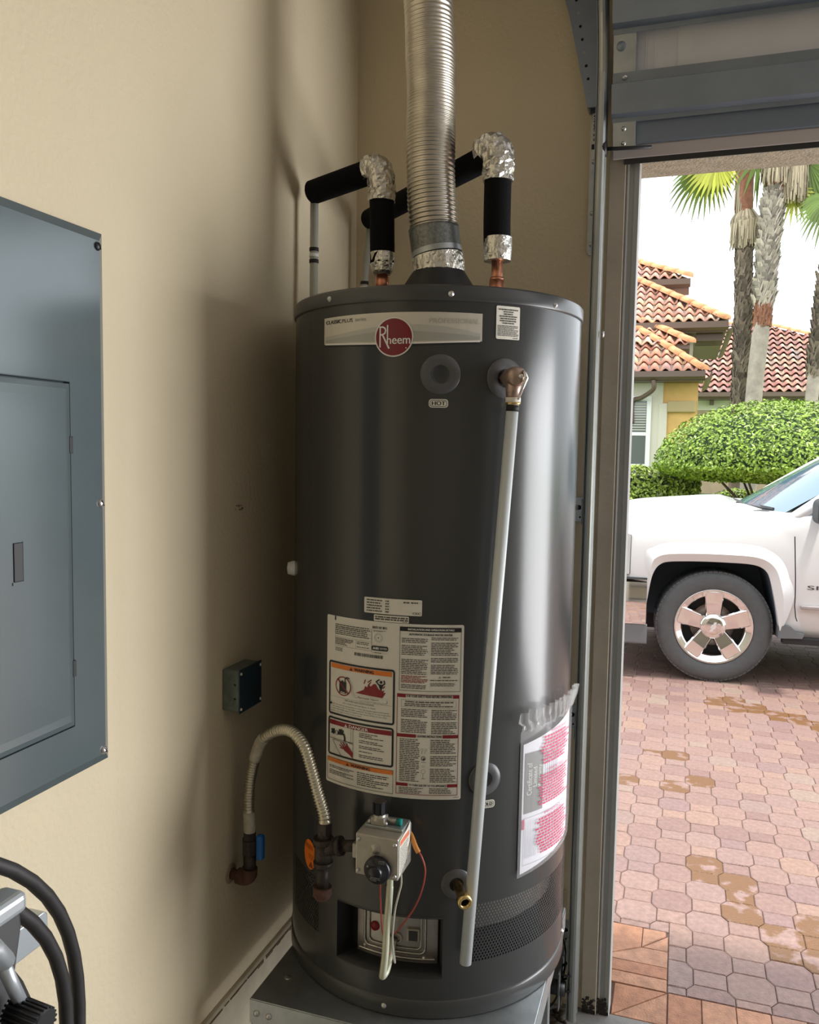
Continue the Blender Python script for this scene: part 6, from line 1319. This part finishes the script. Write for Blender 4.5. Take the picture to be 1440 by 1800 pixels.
fan(Vector((1.40, 14.9, 7.22)), (-0.80, -0.1, -0.65), (0.0, 1, 0.0), 0.75, r, 'frondy', pa, 24, .2, 'yellow_frond')
fan(Vector((1.20, 15.2, 7.25)), (-0.55, 0, -0.9), (0, 1, 0.3), 0.85, r, 'frond', pa); fan(Vector((2.12, 15.3, 7.45)), (0.15, 0, -1), (0, 1, 0.1), 0.8, r, 'frond', pa, 16)
for i in range(10):
    a = 2*pi*i/10; fan(Vector((1.86+0.6*cos(a), 15+0.6*sin(a), 8.7)), (cos(a), sin(a), 0.3), (-sin(a)*.2, cos(a)*.2, 1), 0.95, r, 'frond', pa)
pb_ = thing('pale_palm', (2.2, 14.5, 0), 'right palm with pale boot-clad trunk, smooth grey below and hanging straw skirt', 'palm tree', group='palms beyond the truck')
pth = spline([(2.17, 14.5, 0), (2.20, 14.5, 2.7), (2.285, 14.5, 4.2), (2.33, 14.5, 5.5), (2.42, 14.5, 6.8), (2.48, 14.5, 8.6)], 8)
MB().tube(pth, [0.15 if p.z < 4 else 0.14 for p in pth], 16).build('trunk', M['trunkg'], pb_)
b_ = MB(); boots(b_, [p for p in pth if 4.35 < p.z < 6.5], 0.14, 420, 0.19, r, 0.75); b_.build('leaf_bases', M['bootl'], pb_, kind='stuff', recalc=False)
b_ = MB(); boots(b_, [p for p in pth if 3.95 < p.z < 4.55], 0.145, 70, 0.16, r, 0.4); b_.build('reddish_leaf_bases', M['rustbark'], pb_, kind='stuff', recalc=False)
MB().tube([(2.40, 14.5, 6.35), (2.44, 14.5, 6.9), (2.48, 14.5, 7.8)], [0.17, 0.20, 0.2], 14).build('upper_trunk', M['rustbark'], pb_, label='reddish fibrous upper trunk')
skirt_(Vector((2.72, 14.45, 7.6)), 1.35, 0.22, 520, r, pb_); skirt_(Vector((2.40, 14.4, 7.5)), 0.95, 0.28, 260, r, pb_)
fan(Vector((2.95, 14.6, 6.95)), (0.5, 0, -0.85), (0, 1, 0), 0.9, r, 'frond', pb_); fan(Vector((2.72, 14.6, 6.45)), (0.05, 0, -1), (0, 1, 0.1), 0.55, r, 'frondy', pb_, 16, .2, 'yellow_frond'); fan(Vector((3.15, 14.8, 7.25)), (0.7, 0, -0.5), (0, 1, 0.2), 0.9, r, 'frond', pb_); fan(Vector((2.15, 14.8, 7.25)), (0, 0, -1), (0, 1, 0.2), 0.7, r, 'frond', pb_, 12)
for i in range(10):
    a = 2*pi*i/10+.3; fan(Vector((2.48+0.6*cos(a), 14.5+0.6*sin(a), 8.7)), (cos(a), sin(a), 0.3), (-sin(a)*.2, cos(a)*.2, 1), 0.95, r, 'frond', pb_)
pc = thing('leaning_palm', (3.10, 14.0, 0), 'third palm trunk at the right edge, partly cut by the frame', 'palm tree', group='palms beyond the truck')
pth = spline([(3.08, 14, 0), (3.12, 14, 2.5), (3.20, 14, 3.7), (3.28, 14, 5.0), (3.42, 14, 7.0), (3.5, 14, 8.5)], 8)
MB().tube(pth, 0.11, 14).build('trunk', M['trunkg'], pc)
b_ = MB(); boots(b_, [p for p in pth if 3.0 < p.z < 5.5], 0.11, 260, 0.15, r, 0.7); b_.build('leaf_bases', M['boot'], pc, kind='stuff', recalc=False)
fan(Vector((3.25, 14, 6.15)), (-0.1, 0, -1), (0, 1, 0), 0.7, r, 'frond', pc)
for i in range(8):
    a = 2*pi*i/8+.1; fan(Vector((3.5+0.5*cos(a), 14+0.5*sin(a), 8.6)), (cos(a), sin(a), 0.3), (-sin(a)*.2, cos(a)*.2, 1), 0.95, r, 'frond', pc)
